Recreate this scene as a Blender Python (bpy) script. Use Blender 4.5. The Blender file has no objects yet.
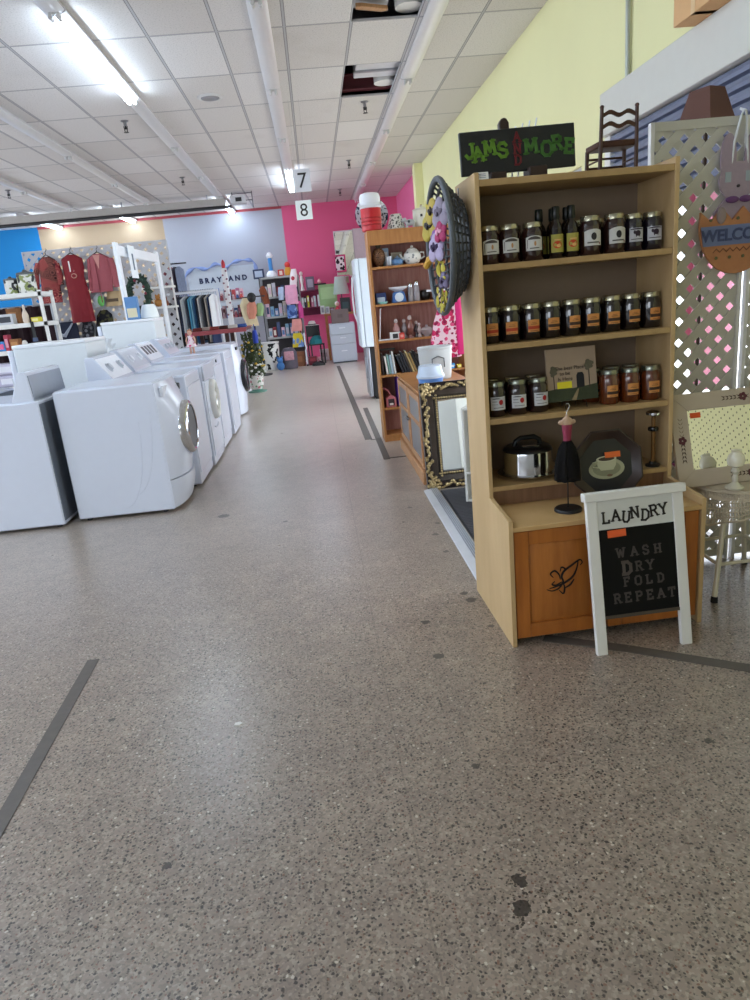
import bpy, math, random
from math import sin, cos, pi, radians as R, sqrt, hypot, atan2
from mathutils import Vector, Matrix
random.seed(7)
SC = bpy.context.scene
COL = SC.collection

# ------------------------------------------------------------------ camera model
F_PX, ROLL, CAM_H, CEIL = 695.0, 0.0955, 1.39, 3.80
_r = (cos(ROLL), -sin(ROLL)); _d = (sin(ROLL), cos(ROLL))
_u = -62*_r[0] - 197*_r[1]; _v = -62*_d[0] - 197*_d[1]
PITCH = atan2(-_v, F_PX); YAW = -atan2(_u, hypot(F_PX, _v))
FWD = Vector((sin(YAW)*cos(PITCH), cos(YAW)*cos(PITCH), -sin(PITCH)))
RGT = Vector((cos(YAW), -sin(YAW), 0)); DWN = FWD.cross(RGT)
EYE = Vector((0, 0, CAM_H))
def _ray(x, y):
    a = (x-375)*_r[0] + (y-500)*_r[1]; b = (x-375)*_d[0] + (y-500)*_d[1]
    return FWD*F_PX + RGT*a + DWN*b
def at(x, y, Y):
    v = _ray(x, y); return EYE + v*((Y-EYE.y)/v.y)
def span(x0, y0, x1, y1, Y):
    """centre x, bottom z, width, height in metres of something seen at depth Y"""
    c = at((x0+x1)/2, (y0+y1)/2, Y); k = (c-EYE).dot(FWD)/F_PX
    return c.x, c.z-(y1-y0)*k/2, (x1-x0)*k, (y1-y0)*k

cam = bpy.data.cameras.new('camera'); cam.sensor_fit = 'VERTICAL'; cam.sensor_height = 36
cam.lens = 36*F_PX/1000; cam.clip_start = .05; cam.clip_end = 100
co = bpy.data.objects.new('camera', cam); COL.objects.link(co)
cx_ = RGT*cos(ROLL) + DWN*sin(ROLL); cy_ = RGT*sin(ROLL) - DWN*cos(ROLL); cz_ = -FWD
m = Matrix((cx_, cy_, cz_)).transposed().to_4x4(); m.translation = EYE
co.matrix_world = m; SC.camera = co

# ------------------------------------------------------------------ materials
def lin(h):
    h = h.lstrip('#'); o = []
    for i in (0, 2, 4):
        c = int(h[i:i+2], 16)/255
        o.append(c/12.92 if c <= .04045 else ((c+.055)/1.055)**2.4)
    return (*o, 1)
MATS = {}
class NT:
    def __init__(s, name):
        s.m = bpy.data.materials.new(name); s.m.use_nodes = True
        s.t = s.m.node_tree; s.b = s.t.nodes['Principled BSDF']
    def n(s, kind, **kw):
        o = s.t.nodes.new('ShaderNode'+kind)
        for k, v in kw.items(): setattr(o, k, v)
        return o
    def l(s, a, b): s.t.links.new(a, b)
    def val(s, sock, v):
        if hasattr(v, 'links'): s.l(v, sock)
        else: sock.default_value = v
    def math(s, op, a, b=0., c=None):
        o = s.n('Math', operation=op); s.val(o.inputs[0], a); s.val(o.inputs[1], b)
        if c is not None: s.val(o.inputs[2], c)
        return o.outputs[0]
    def mix(s, f, a, b):
        o = s.n('Mix', data_type='RGBA'); s.val(o.inputs[0], f); s.val(o.inputs[6], a); s.val(o.inputs[7], b)
        return o.outputs[2]
    def coord(s, scale=(1,1,1)):
        o = s.n('TexCoord'); mp = s.n('Mapping'); mp.inputs['Scale'].default_value = scale
        s.l(o.outputs['Object'], mp.inputs[0]); return mp.outputs[0]
    def noise(s, vec, scale, detail=3, rough=.55):
        o = s.n('TexNoise'); s.l(vec, o.inputs['Vector']); o.inputs['Scale'].default_value = scale
        o.inputs['Detail'].default_value = detail; o.inputs['Roughness'].default_value = rough
        return o.outputs['Fac']
    def vor(s, vec, scale, feature='F1'):
        o = s.n('TexVoronoi', feature=feature); s.l(vec, o.inputs['Vector']); o.inputs['Scale'].default_value = scale
        return o
    def ramp(s, f, a, b):
        o = s.n('MapRange'); s.l(f, o.inputs[0]); o.inputs[1].default_value = a; o.inputs[2].default_value = b
        o.clamp = True; return o.outputs[0]
    def bump(s, h, strength, dist=.01):
        o = s.n('Bump'); o.inputs['Strength'].default_value = strength; o.inputs['Distance'].default_value = dist
        s.l(h, o.inputs['Height']); s.l(o.outputs[0], s.b.inputs['Normal'])
    def set(s, rough=.5, metal=0, spec=.5, **kw):
        s.b.inputs['Roughness'].default_value = rough; s.b.inputs['Metallic'].default_value = metal
        s.b.inputs['Specular IOR Level'].default_value = spec
        for k, v in kw.items(): s.b.inputs[k.replace('_', ' ')].default_value = v
        return s
def scale_col(c, k): return (min(1, c[0]*k), min(1, c[1]*k), min(1, c[2]*k), 1)
def P(hexc, rough=.5, metal=0, var=.08, scale=14, bump=0, spec=.5, **kw):
    """plain procedural paint / plastic / cloth: a colour with a little noise in it"""
    key = (hexc, rough, metal, var, scale, bump, spec, tuple(sorted(kw.items())))
    if key in MATS: return MATS[key]
    t = NT('surface_'+hexc.lstrip('#')); c = lin(hexc); v = t.coord()
    f = t.noise(v, scale); t.l(t.mix(f, scale_col(c, 1-var), scale_col(c, 1+var)), t.b.inputs['Base Color'])
    if bump: t.bump(t.noise(v, scale*6), bump, .004)
    t.set(rough, metal, spec, **kw); MATS[key] = t.m; return t.m
def wood(a, b, scale=(30, 2, 2), rough=.45, spec=.4):
    key = ('wood', a, b, scale, rough)
    if key in MATS: return MATS[key]
    t = NT('wood_'+a.lstrip('#')); v = t.coord(scale)
    f = t.noise(v, 2.2, 6, .6); t.l(t.mix(t.ramp(f, .3, .7), lin(a), lin(b)), t.b.inputs['Base Color'])
    t.bump(f, .08, .002); t.set(rough, 0, spec); MATS[key] = t.m; return t.m
def spots(base, others, scale, thr=.5, rough=.8, size=.4, name='print'):
    """printed cloth or enamel: blobs of the given colours on a base"""
    t = NT('pattern_'+name); v = t.coord(); c = lin(base)
    for i, h in enumerate(others):
        vo = t.vor(v, scale*(1+.37*i)); sep = t.n('SeparateColor'); t.l(vo.outputs['Color'], sep.inputs[0])
        pick = t.math('GREATER_THAN', sep.outputs[i % 3], thr)
        near = t.math('LESS_THAN', vo.outputs['Distance'], size)
        c = t.mix(t.math('MULTIPLY', pick, near), c, lin(h))
    t.l(c, t.b.inputs['Base Color']); t.set(rough, 0, .3); return t.m
def camo(cols, scale, name, rough=.85):
    t = NT('pattern_'+name); v = t.coord(); c = lin(cols[0])
    for i, h in enumerate(cols[1:]):
        mp = t.n('Mapping'); mp.inputs['Location'].default_value = (3.1*i, 1.7*i, 5*i); t.l(v, mp.inputs[0])
        c = t.mix(t.ramp(t.noise(mp.outputs[0], scale, 2), .54, .57), c, lin(h))
    t.l(c, t.b.inputs['Base Color']); t.set(rough, 0, .2); return t.m
def emit(hexc, s):
    t = NT('glowing_tube'); t.b.inputs['Base Color'].default_value = lin(hexc)
    t.b.inputs['Emission Color'].default_value = lin(hexc); t.b.inputs['Emission Strength'].default_value = s; return t.m
def glass(hexc, rough=.03, name='glass'):
    t = NT(name); t.b.inputs['Base Color'].default_value = lin(hexc); t.set(rough, 0, .5, Transmission_Weight=.85, IOR=1.3); return t.m

WHITE_ENAMEL = P('#D5DBE9', .22, var=.02); WHITE_PLASTIC = P('#E9ECF2', .4, var=.03)
BLACK = P('#0E0E10', .5); CHROME = P('#DADDE2', .12, 1, var=.03); DARK_GLASS = P('#11151C', .08, spec=.8)
GREY_METAL = P('#A9ADB6', .38, .7); WHITE_PAINT = P('#E4E3DF', .5, var=.05); PAPER = P('#ECECEA', .8, var=.02)
MAPLE = wood('#B99A6C', '#C9AC80', (3, 3, .8)); MAPLE_EDGE = wood('#A5875A', '#B4966A', (6, 6, 1))
OAK = wood('#A8713F', '#BE8750', (20, 20, 2)); OAK_BACK = wood('#8A5A50', '#A87A6E', (18, 2, 2), .6)
HONEY = wood('#A05F28', '#B87434', (14, 14, 1.5), .35); HONEY_V = wood('#9C5B25', '#B26C2E', (14, 14, 1.5), .35)

# ------------------------------------------------------------------ mesh building
class MB:
    def __init__(s): s.v = []; s.f = []; s.mi = []; s.cur = 0
    def mat(s, i): s.cur = i; return s
    def _add(s, vs, fs, M=None):
        b = len(s.v)
        s.v += [tuple(M @ Vector(p)) if M else tuple(p) for p in vs]
        for f in fs: s.f.append([b+i for i in f]); s.mi.append(s.cur)
        return s
    def box(s, c, d, M=None):
        x, y, z = c; a, b, e = d[0]/2, d[1]/2, d[2]/2
        vs = [(x+i*a, y+j*b, z+k*e) for i in (-1, 1) for j in (-1, 1) for k in (-1, 1)]
        return s._add(vs, [(0,1,3,2), (4,6,7,5), (0,4,5,1), (2,3,7,6), (0,2,6,4), (1,5,7,3)], M)
    def bx(s, x0, x1, y0, y1, z0, z1, M=None):
        return s.box(((x0+x1)/2, (y0+y1)/2, (z0+z1)/2), (x1-x0, y1-y0, z1-z0), M)
    def prism(s, poly, d0, d1, axis='y', M=None):
        """poly of (a, b) pairs extruded from d0 to d1 along axis"""
        f = {'y': lambda a, b, d: (a, d, b), 'x': lambda a, b, d: (d, a, b), 'z': lambda a, b, d: (a, b, d)}[axis]
        n = len(poly); vs = [f(a, b, d0) for a, b in poly] + [f(a, b, d1) for a, b in poly]
        fs = [tuple(range(n)), tuple(range(2*n-1, n-1, -1))] + [(i, n+i, n+(i+1) % n, (i+1) % n) for i in range(n)]
        return s._add(vs, fs, M)
    def cyl(s, p0, p1, r0, r1=None, n=16, M=None):
        r1 = r0 if r1 is None else r1; p0 = Vector(p0); p1 = Vector(p1)
        q = (p1-p0).to_track_quat('Z', 'Y').to_matrix()
        vs = []
        for p, r in ((p0, r0), (p1, r1)):
            vs += [p + q @ Vector((r*cos(2*pi*i/n), r*sin(2*pi*i/n), 0)) for i in range(n)]
        fs = [tuple(range(n-1, -1, -1)), tuple(range(n, 2*n))] + [(i, (i+1) % n, n+(i+1) % n, n+i) for i in range(n)]
        return s._add(vs, fs, M)
    def lathe(s, prof, c=(0, 0, 0), n=20, M=None, sx=1, sy=1):
        vs = []; fs = []
        for r, z in prof: vs += [(c[0]+sx*r*cos(2*pi*i/n), c[1]+sy*r*sin(2*pi*i/n), c[2]+z) for i in range(n)]
        for k in range(len(prof)-1):
            for i in range(n):
                j = (i+1) % n; fs.append((k*n+i, k*n+j, (k+1)*n+j, (k+1)*n+i))
        fs.append(tuple(range(n-1, -1, -1))); k = (len(prof)-1)*n; fs.append(tuple(range(k, k+n)))
        return s._add(vs, fs, M)
    def ell(s, c, r, n=12, k=8, M=None):
        if not hasattr(r, '__len__'): r = (r, r, r)
        vs = [(c[0], c[1], c[2]-r[2])]; fs = []
        for a in range(1, k):
            t = -pi/2 + pi*a/k
            vs += [(c[0]+r[0]*cos(t)*cos(2*pi*i/n), c[1]+r[1]*cos(t)*sin(2*pi*i/n), c[2]+r[2]*sin(t)) for i in range(n)]
        vs.append((c[0], c[1], c[2]+r[2])); L = len(vs)-1
        for i in range(n):
            j = (i+1) % n; fs.append((0, 1+j, 1+i)); fs.append((L, 1+(k-2)*n+i, 1+(k-2)*n+j))
            for a in range(k-2): fs.append((1+a*n+i, 1+a*n+j, 1+(a+1)*n+j, 1+(a+1)*n+i))
        return s._add(vs, fs, M)
    def tube(s, pts, r, n=8, closed=False, M=None):
        pts = [Vector(p) for p in pts]; N = len(pts); vs = []; fs = []
        rr = r if hasattr(r, '__len__') else [r]*N; up = Vector((.13, .27, .95))
        for i, p in enumerate(pts):
            a = pts[(i-1) % N] if closed or i else pts[0]; b = pts[(i+1) % N] if closed or i < N-1 else pts[-1]
            t = (b-a).normalized(); x = t.cross(up)
            if x.length < 1e-4: x = t.cross(Vector((1, 0, 0)))
            x.normalize(); y = t.cross(x); up = x.cross(t) if False else up
            vs += [p + x*rr[i]*cos(2*pi*k/n) + y*rr[i]*sin(2*pi*k/n) for k in range(n)]
        for i in range(N if closed else N-1):
            a = i*n; b = ((i+1) % N)*n
            for k in range(n): fs.append((a+k, a+(k+1) % n, b+(k+1) % n, b+k))
        if not closed: fs.append(tuple(range(n-1, -1, -1))); fs.append(tuple(range((N-1)*n, N*n)))
        return s._add(vs, fs, M)
    def loft(s, rows, n=24, M=None, rip=0, nr=6, cap=True):
        """rows of (cx, cy, z, rx, ry[, ripple])"""
        vs = []; fs = []
        for row in rows:
            cx, cy, z, rx, ry = row[:5]; q = row[5] if len(row) > 5 else rip
            for i in range(n):
                t = 2*pi*i/n; w = 1+q*cos(nr*t)
                vs.append((cx+rx*w*cos(t), cy+ry*w*sin(t), z))
        for k in range(len(rows)-1):
            for i in range(n):
                j = (i+1) % n; fs.append((k*n+i, k*n+j, (k+1)*n+j, (k+1)*n+i))
        if cap: fs.append(tuple(range(n-1, -1, -1))); k = (len(rows)-1)*n; fs.append(tuple(range(k, k+n)))
        return s._add(vs, fs, M)
    def build(s, name, mats, parent=None, bevel=0, smooth=38, loc=None, seg=2):
        me = bpy.data.meshes.new(name); me.from_pydata(s.v, [], s.f); me.validate(); 
        mats = mats if isinstance(mats, (list, tuple)) else [mats]
        for mm in mats: me.materials.append(mm)
        if len(mats) > 1 and len(me.polygons) == len(s.mi): me.polygons.foreach_set('material_index', s.mi)
        import bmesh
        b = bmesh.new(); b.from_mesh(me); bmesh.ops.recalc_face_normals(b, faces=b.faces); b.to_mesh(me); b.free()
        me.polygons.foreach_set('use_smooth', [True]*len(me.polygons)); me.set_sharp_from_angle(angle=R(smooth))
        o = bpy.data.objects.new(name, me); COL.objects.link(o)
        if parent: o.parent = parent
        if loc: o.location = loc
        if bevel:
            md = o.modifiers.new('soft_edges', 'BEVEL'); md.width = bevel; md.segments = seg; md.limit_method = 'ANGLE'; md.angle_limit = R(40)
            md.harden_normals = False
        return o
def tag(o, label=None, cat=None, group=None, kind=None):
    if label: o['label'] = label
    if cat: o['category'] = cat
    if group: o['group'] = group
    if kind: o['kind'] = kind
    return o
def thing(name, label, cat, loc=(0,0,0), rz=0, group=None):
    o = bpy.data.objects.new(name, None); o.empty_display_size = .05; COL.objects.link(o)
    o.location = loc; o.rotation_euler = (0, 0, rz); return tag(o, label, cat, group)
KIDS = {}
def copy_tree(o, parent=None):
    c = o.copy(); COL.objects.link(c)
    if parent: c.parent = parent
    for ch in list(o.children): copy_tree(ch, c)
    return c
def dup(o, loc, label, rz=None, group=None):
    c = copy_tree(o); c.location = loc; c['label'] = label
    if rz is not None: c.rotation_euler = (0, 0, rz)
    if group: c['group'] = group
    return c
def RX(a): return Matrix.Rotation(a, 4, 'X')
def RY(a): return Matrix.Rotation(a, 4, 'Y')
def RZ(a): return Matrix.Rotation(a, 4, 'Z')
def T(*p): return Matrix.Translation(p)

# ------------------------------------------------------------------ lettering
_O = [(.18,0),(0,.22),(0,.78),(.18,1),(.5,1),(.68,.78),(.68,.22),(.5,0),(.18,0)]
GL = {'A':[[(0,0),(.34,1)],[(.34,1),(.7,0)],[(.13,.38),(.56,.38)]], 'D':[[(.08,0),(.08,1)],[(0,1),(.4,1),(.66,.76),(.66,.24),(.4,0),(0,0)]],
 'E':[[(.08,0),(.08,1)],[(0,1),(.6,1),(.6,.82)],[(.08,.52),(.42,.52)],[(0,0),(.62,0),(.62,.18)]], 'F':[[(.08,0),(.08,1)],[(0,1),(.6,1),(.6,.82)],[(.08,.52),(.42,.52)]],
 'H':[[(.06,0),(.06,1)],[(.62,0),(.62,1)],[(.06,.5),(.62,.5)]], 'J':[[(.5,1),(.5,.2),(.36,0),(.14,0),(0,.2)]], 'L':[[(.08,1),(.08,0)],[(0,0),(.6,0),(.6,.22)]],
 'M':[[(.04,0),(.1,1)],[(.1,1),(.42,.25)],[(.42,.25),(.74,1)],[(.74,1),(.8,0)]], 'N':[[(.04,0),(.04,1)],[(.04,1),(.64,0)],[(.64,0),(.64,1)]], 'O':[_O],
 'P':[[(.08,0),(.08,1)],[(0,1),(.45,1),(.62,.87),(.62,.63),(.45,.5),(.08,.5)]], 'R':[[(.08,0),(.08,1)],[(0,1),(.45,1),(.6,.87),(.6,.65),(.45,.52),(.08,.52)],[(.36,.52),(.68,0)]],
 'S':[[(.6,.8),(.46,1),(.16,1),(.02,.84),(.05,.62),(.58,.4),(.62,.18),(.46,0),(.14,0),(0,.2)]], 'T':[[(.34,0),(.34,1)],[(0,.8),(0,1),(.68,1),(.68,.8)]],
 'U':[[(.06,1),(.06,.2),(.2,0),(.48,0),(.62,.2),(.62,1)]], 'W':[[(0,1),(.2,0)],[(.2,0),(.42,.8)],[(.42,.8),(.64,0)],[(.64,0),(.86,1)]], 'Y':[[(0,1),(.34,.48)],[(.68,1),(.34,.48)],[(.34,.48),(.34,0)]],
 'C':[[(.62,.75),(.5,1),(.18,1),(0,.78),(0,.22),(.18,0),(.5,0),(.64,.22)]], '&':[[(.7,0),(.12,.72),(.16,.94),(.38,.94),(.42,.72),(.06,.36),(.06,.12),(.2,0),(.42,.04),(.66,.4)]]}
SERIF = {'A':[(0,0),(.7,0)],'D':[],'F':[(.08,0)],'H':[(.06,0),(.06,1),(.62,0),(.62,1)],'J':[(.5,1)],'L':[(.08,1)],'M':[(.04,0),(.1,1),(.74,1),(.8,0)],
 'N':[(.04,0),(.04,1),(.64,1)],'P':[(.08,0)],'R':[(.08,0),(.7,0)],'T':[(.34,0)],'U':[(.06,1),(.62,1)],'W':[(0,1),(.86,1)],'Y':[(0,1),(.68,1),(.34,0)]}
def letters(mb, text, x0, z0, h, pitch, stroke, y0, y1, M=None, jig=None, serif=True, wid=1.0, tilt=None):
    """slab letters standing in the x-z plane, front face at y0"""
    x = x0
    for i, ch in enumerate(text):
        if ch == ' ': x += pitch; continue
        dz = jig[i] if jig else 0; a = tilt[i] if tilt else 0
        L = Matrix.Translation((x, 0, z0+dz)) @ RY(-a)
        if M: L = M @ L
        for k, st in enumerate(GL[ch]):
            w = stroke*(1 if k != 1 or ch not in 'AMNUW' else 1)
            for (a0, b0), (a1, b1) in zip(st, st[1:]):
                p = Vector((a0*h*wid, b0*h)); q = Vector((a1*h*wid, b1*h)); t = (q-p).normalized(); nn = Vector((-t.y, t.x))*w/2
                e = t*w*.42
                mb.prism([tuple(p-e+nn), tuple(q+e+nn), tuple(q+e-nn), tuple(p-e-nn)], y0, y1, 'y', L)
        if serif:
            for (a, b) in SERIF.get(ch, []):
                z = b*h; mb.bx(a*h*wid-stroke*1.0, a*h*wid+stroke*1.0, y0, y1, z-stroke*.28, z+stroke*.28, L)
        x += pitch*(1.22 if ch in 'MW' else 1)
    return x
def font_text(name, text, size, mat, parent, M, depth=.002, bold=0):
    cu = bpy.data.curves.new('text', 'FONT'); cu.body = text; cu.size = size; cu.extrude = depth/2; cu.offset = bold
    cu.align_x = 'CENTER'; cu.align_y = 'CENTER'; cu.resolution_u = 3
    o = bpy.data.objects.new('text', cu); COL.objects.link(o)
    dg = bpy.context.evaluated_depsgraph_get(); me = bpy.data.meshes.new_from_object(o.evaluated_get(dg))
    bpy.data.objects.remove(o); me.name = name; me.transform(M @ RX(pi/2)); me.materials.clear(); me.materials.append(mat)
    r = bpy.data.objects.new(name, me); COL.objects.link(r)
    if parent: r.parent = parent
    return r
def lattice(mb, W, H, pitch, sw, th, y=0, M=None):
    """two layers of diagonal slats clipped to 0..W, 0..H"""
    step = pitch*sqrt(2); hw = sw/sqrt(2)
    def clip(poly):
        for ax, lo, sg in ((0, 0, 1), (0, W, -1), (1, 0, 1), (1, H, -1)):
            out = []
            for i in range(len(poly)):
                p, q = poly[i], poly[(i+1) % len(poly)]
                a, b = sg*(p[ax]-lo), sg*(q[ax]-lo)
                if a >= 0: out.append(p)
                if a*b < 0:
                    k = a/(a-b); out.append((p[0]+(q[0]-p[0])*k, p[1]+(q[1]-p[1])*k))
            poly = out
            if not poly: return poly
        return poly
    for layer, sg in ((0, 1), (1, -1)):
        k = -H if sg > 0 else 0
        k0 = int((-H if sg > 0 else 0)/step)-1; k1 = int((W if sg > 0 else W+H)/step)+2
        for i in range(k0, k1):
            c = i*step   # line x - sg*z = c
            poly = clip([(c-hw-0, 0), (c+hw, 0), (c+hw+sg*H, H), (c-hw+sg*H, H)])
            if len(poly) >= 3: mb.prism(poly, y+layer*th, y+(layer+1)*th, 'y', M)
    return mb
# ------------------------------------------------------------------ floor
def floor_mat():
    t = NT('terrazzo'); v = t.coord()
    big = t.noise(v, .55, 4, .6); mid = t.noise(v, 7, 5, .65)
    c = t.mix(t.ramp(big, .35, .65), lin('#8E7E72'), lin('#A59485'))
    c = t.mix(t.ramp(mid, .35, .75), c, lin('#82736A'))
    fine = t.vor(v, 150); fs = t.n('SeparateColor'); t.l(fine.outputs['Color'], fs.inputs[0])
    c = t.mix(t.math('MULTIPLY', t.math('GREATER_THAN', fs.outputs[0], .62), .55), c, lin('#6F675C'))
    c = t.mix(t.math('MULTIPLY', t.math('GREATER_THAN', fs.outputs[1], .76), .28), c, lin('#C8BCAA'))
    wob = t.n('TexNoise'); t.l(v, wob.inputs['Vector']); wob.inputs['Scale'].default_value = 160
    vm = t.n('VectorMath', operation='MULTIPLY_ADD'); t.l(wob.outputs['Color'], vm.inputs[0]); vm.inputs[1].default_value = (.008, .008, 0); t.l(v, vm.inputs[2]); vd = vm.outputs[0]
    for sc, th, col, sz in ((105, .72, '#28211D', .36), (72, .86, '#231E1B', .33), (150, .78, '#4A3D34', .4), (120, .86, '#7A5646', .34), (84, .955, '#C9C0B2', .34)):
        vo = t.vor(vd, sc); sp = t.n('SeparateColor'); t.l(vo.outputs['Color'], sp.inputs[0])
        near = t.math('SUBTRACT', 1, t.ramp(vo.outputs['Distance'], sz-.06, sz+.04))
        k = t.math('MULTIPLY', near, t.math('GREATER_THAN', sp.outputs[0], th))
        c = t.mix(t.math('MULTIPLY', k, .92), c, lin(col))
    sy0 = t.n('SeparateXYZ'); t.l(v, sy0.inputs[0]); far_light_tint = t.ramp(t.math('ADD', sy0.outputs[1], t.math('MULTIPLY', t.noise(v, .9, 3), 3.)), 4.5, 10.5)
    c = t.mix(t.math('MULTIPLY', far_light_tint, .62), c, lin('#DDD2C6'))   # far aisle lightened in the colour itself, standing in for light there
    # joints between poured panels
    sx = t.n('SeparateXYZ'); t.l(v, sx.inputs[0]); X, Y = sx.outputs[0], sx.outputs[1]
    jx = t.math('LESS_THAN', t.math('ABSOLUTE', t.math('SUBTRACT', t.math('FRACT', t.math('DIVIDE', t.math('ADD', X, 20.02), 1.22)), .5)), .0022)
    c = t.mix(t.math('MULTIPLY', jx, .3), c, lin('#4F463E'))
    # worn black gum spots
    g = None
    for px, py, r in ((.338,2.464,.026),(.334,2.773,.022),(.577,2.939,.03),(.56,3.02,.022),(.341,1.339,.022),(.324,1.263,.026),(.332,1.779,.014),(.60,2.66,.016),(-.9,2.3,.014),
                      (.62,4.1,.02),(.57,3.9,.022),(.5,4.5,.018),(.58,3.6,.02),(.42,4.2,.015),(1.05,1.75,.016),(-.55,1.55,.016),(-.35,4.5,.02),(-.8,4.8,.05)):
        dx = t.math('SUBTRACT', X, px); dy = t.math('SUBTRACT', Y, py)
        d = t.math('SQRT', t.math('ADD', t.math('MULTIPLY', dx, dx), t.math('MULTIPLY', dy, dy)))
        d = t.math('ADD', d, t.math('MULTIPLY', t.math('SUBTRACT', t.noise(v, 55, 2), .5), .035))
        k = t.math('LESS_THAN', d, r*.85); g = k if g is None else t.math('MAXIMUM', g, k)
    c = t.mix(t.math('MULTIPLY', g, .85), c, lin('#241F1C'))
    t.l(c, t.b.inputs['Base Color'])
    rg = t.n('MapRange'); t.l(mid, rg.inputs[0]); rg.inputs[3].default_value = .22; rg.inputs[4].default_value = .40
    t.l(rg.outputs[0], t.b.inputs['Roughness']); t.b.inputs['Specular IOR Level'].default_value = .5; t.b.inputs['Coat Weight'].default_value = .55; t.b.inputs['Coat Roughness'].default_value = .33
    t.bump(t.noise(v, 26, 3), .05, .004); return t.m
XL, XR, YF, YB = -12.0, 2.40, -3.0, 19.0
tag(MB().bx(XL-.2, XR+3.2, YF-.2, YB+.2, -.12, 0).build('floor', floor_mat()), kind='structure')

# ------------------------------------------------------------------ ceiling of lay-in tiles, two of them missing
def tile_mat():
    t = NT('ceiling_tile'); v = t.coord(); sx = t.n('SeparateXYZ'); t.l(v, sx.inputs[0]); X, Y = sx.outputs[0], sx.outputs[1]
    u = t.math('DIVIDE', t.math('ADD', X, 61-.02), .61); w = t.math('DIVIDE', t.math('ADD', Y, 61-1.15), 1.22)
    def edge(q, hw):
        return t.math('GREATER_THAN', t.math('ABSOLUTE', t.math('SUBTRACT', t.math('FRACT', q), .5)), .5-hw)
    cell = t.n('CombineXYZ'); t.l(t.math('FLOOR', u), cell.inputs[0]); t.l(t.math('FLOOR', w), cell.inputs[1])
    wn = t.n('TexWhiteNoise'); t.l(cell.outputs[0], wn.inputs[0])
    c = t.mix(wn.outputs['Value'], lin('#CFCBC8'), lin('#DEDCDB'))
    sp = t.noise(v, 70, 4, .7); c = t.mix(t.math('MULTIPLY', t.ramp(sp, .52, .68), .55), c, lin('#8E8B8A'))
    st = t.noise(v, 1.1, 3); c = t.mix(t.math('MULTIPLY', t.ramp(st, .6, .8), .25), c, lin('#A89F97'))
    outer = t.math('MAXIMUM', edge(u, .026), edge(w, .0115)); inner = t.math('MAXIMUM', edge(u, .016), edge(w, .0068))
    c = t.mix(t.math('MULTIPLY', outer, .8), c, lin('#5C5B5F')); c = t.mix(inner, c, lin('#B4B4B8'))  # dark rim along each bar is shade between tiles, painted into the colour
    t.l(c, t.b.inputs['Base Color']); t.set(.9, 0, .2); t.bump(sp, .12, .004); return t.m
cb = MB(); hx0, hx1 = .63, 1.24
for a, b, y0, y1 in ((XL, hx0, YF, YB), (hx1, XR, YF, YB), (hx0, hx1, YF, 6.03), (hx0, hx1, 7.25, 8.47), (hx0, hx1, 9.69, YB)):
    cb.bx(a, b, y0, y1, CEIL, CEIL+.02)
tag(cb.build('ceiling', tile_mat()), kind='structure')
dk = MB().bx(-1.4, XR, 4, 12, 4.75, 4.8).bx(-1.4, XR, 11.95, 12, CEIL+.022, 4.75).bx(-1.4, XR, 4, 4.05, CEIL+.022, 4.75).bx(-1.4, -1.35, 4.05, 11.95, CEIL+.022, 4.75).bx(XR-.05, XR, 4.05, 11.95, CEIL+.022, 4.75)
for i in range(5): dk.bx(-1.4, XR, 4.6+i*1.7, 4.7+i*1.7, 4.5, 4.75)
tag(dk.build('steel_deck', P('#7B7C82', .7)), 'grey steel roof deck seen above the missing ceiling tiles', 'deck')
# what shows in the open tiles
DUCTW = P('#D9DBE2', .5); RUST = P('#5A1F2A', .6)
d = thing('air_duct', 'grey sheet metal duct seen through the nearer missing ceiling tile', 'duct', (.5, 6.5, 3.86))
MB().bx(-.3, .47, -.62, .74, .04, .4).build('duct_body', DUCTW, d, .01); MB().bx(-.32, .49, .42, .46, .02, .42).build('flange', GREY_METAL, d)
d = thing('air_duct', 'pale sheet metal duct seen through the farther missing ceiling tile', 'duct', (.5, 9.25, 3.86))
MB().bx(.27, .9, -.62, -.0, .02, .38).build('duct_body', DUCTW, d, .01); MB().bx(.25, .92, -.3, -.26, .0, .4).build('flange', GREY_METAL, d)
for lab, p in (('round white flexible duct collar in the nearer missing tile', (1.16, 7.19, 3.86)), ('round white flexible duct collar in the farther missing tile', (1.16, 9.44, 3.86))):
    o = thing('duct_collar', lab, 'duct collar', p)
    MB().lathe([(.11,0),(.13,0),(.135,.12),(.13,.24),(.14,.26),(.14,.3),(.10,.3)], n=28).build('collar', P('#E8E8E6', .5), o)
    MB().lathe([(.04,.02),(.08,.02),(.085,.2),(.04,.2)], n=24).build('inner_ring', P('#C7CEDA', .4), o)
for lab, y in (('dark red steel joist crossing the farther missing ceiling tile', 9.655),):
    b = MB().bx(.3, 1.4, -.05, .05, 0, .015).bx(.3, 1.4, -.05, .05, .16, .175).bx(.3, 1.4, -.008, .008, 0, .17)
    tag(b.build('steel_joist', RUST, loc=(0, y, 3.86)), lab, 'joist')
for lab, p, a in (('tan scrap of wood lying in the nearer missing ceiling tile', (.80, 7.10, 3.835), .35), ('tan scrap of wood lying in the farther missing ceiling tile', (.79, 8.52, 3.835), .06)):
    o = MB().prism([(-.16,-.03),(-.1,-.045),(.15,-.035),(.17,.0),(.12,.04),(-.13,.035)], 0, .03, 'z').build('wood_scrap', wood('#A87C52', '#BE946A'), loc=p, bevel=.004)
    o.rotation_euler = (0, 0, a); tag(o, lab, 'wood scrap')

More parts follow.
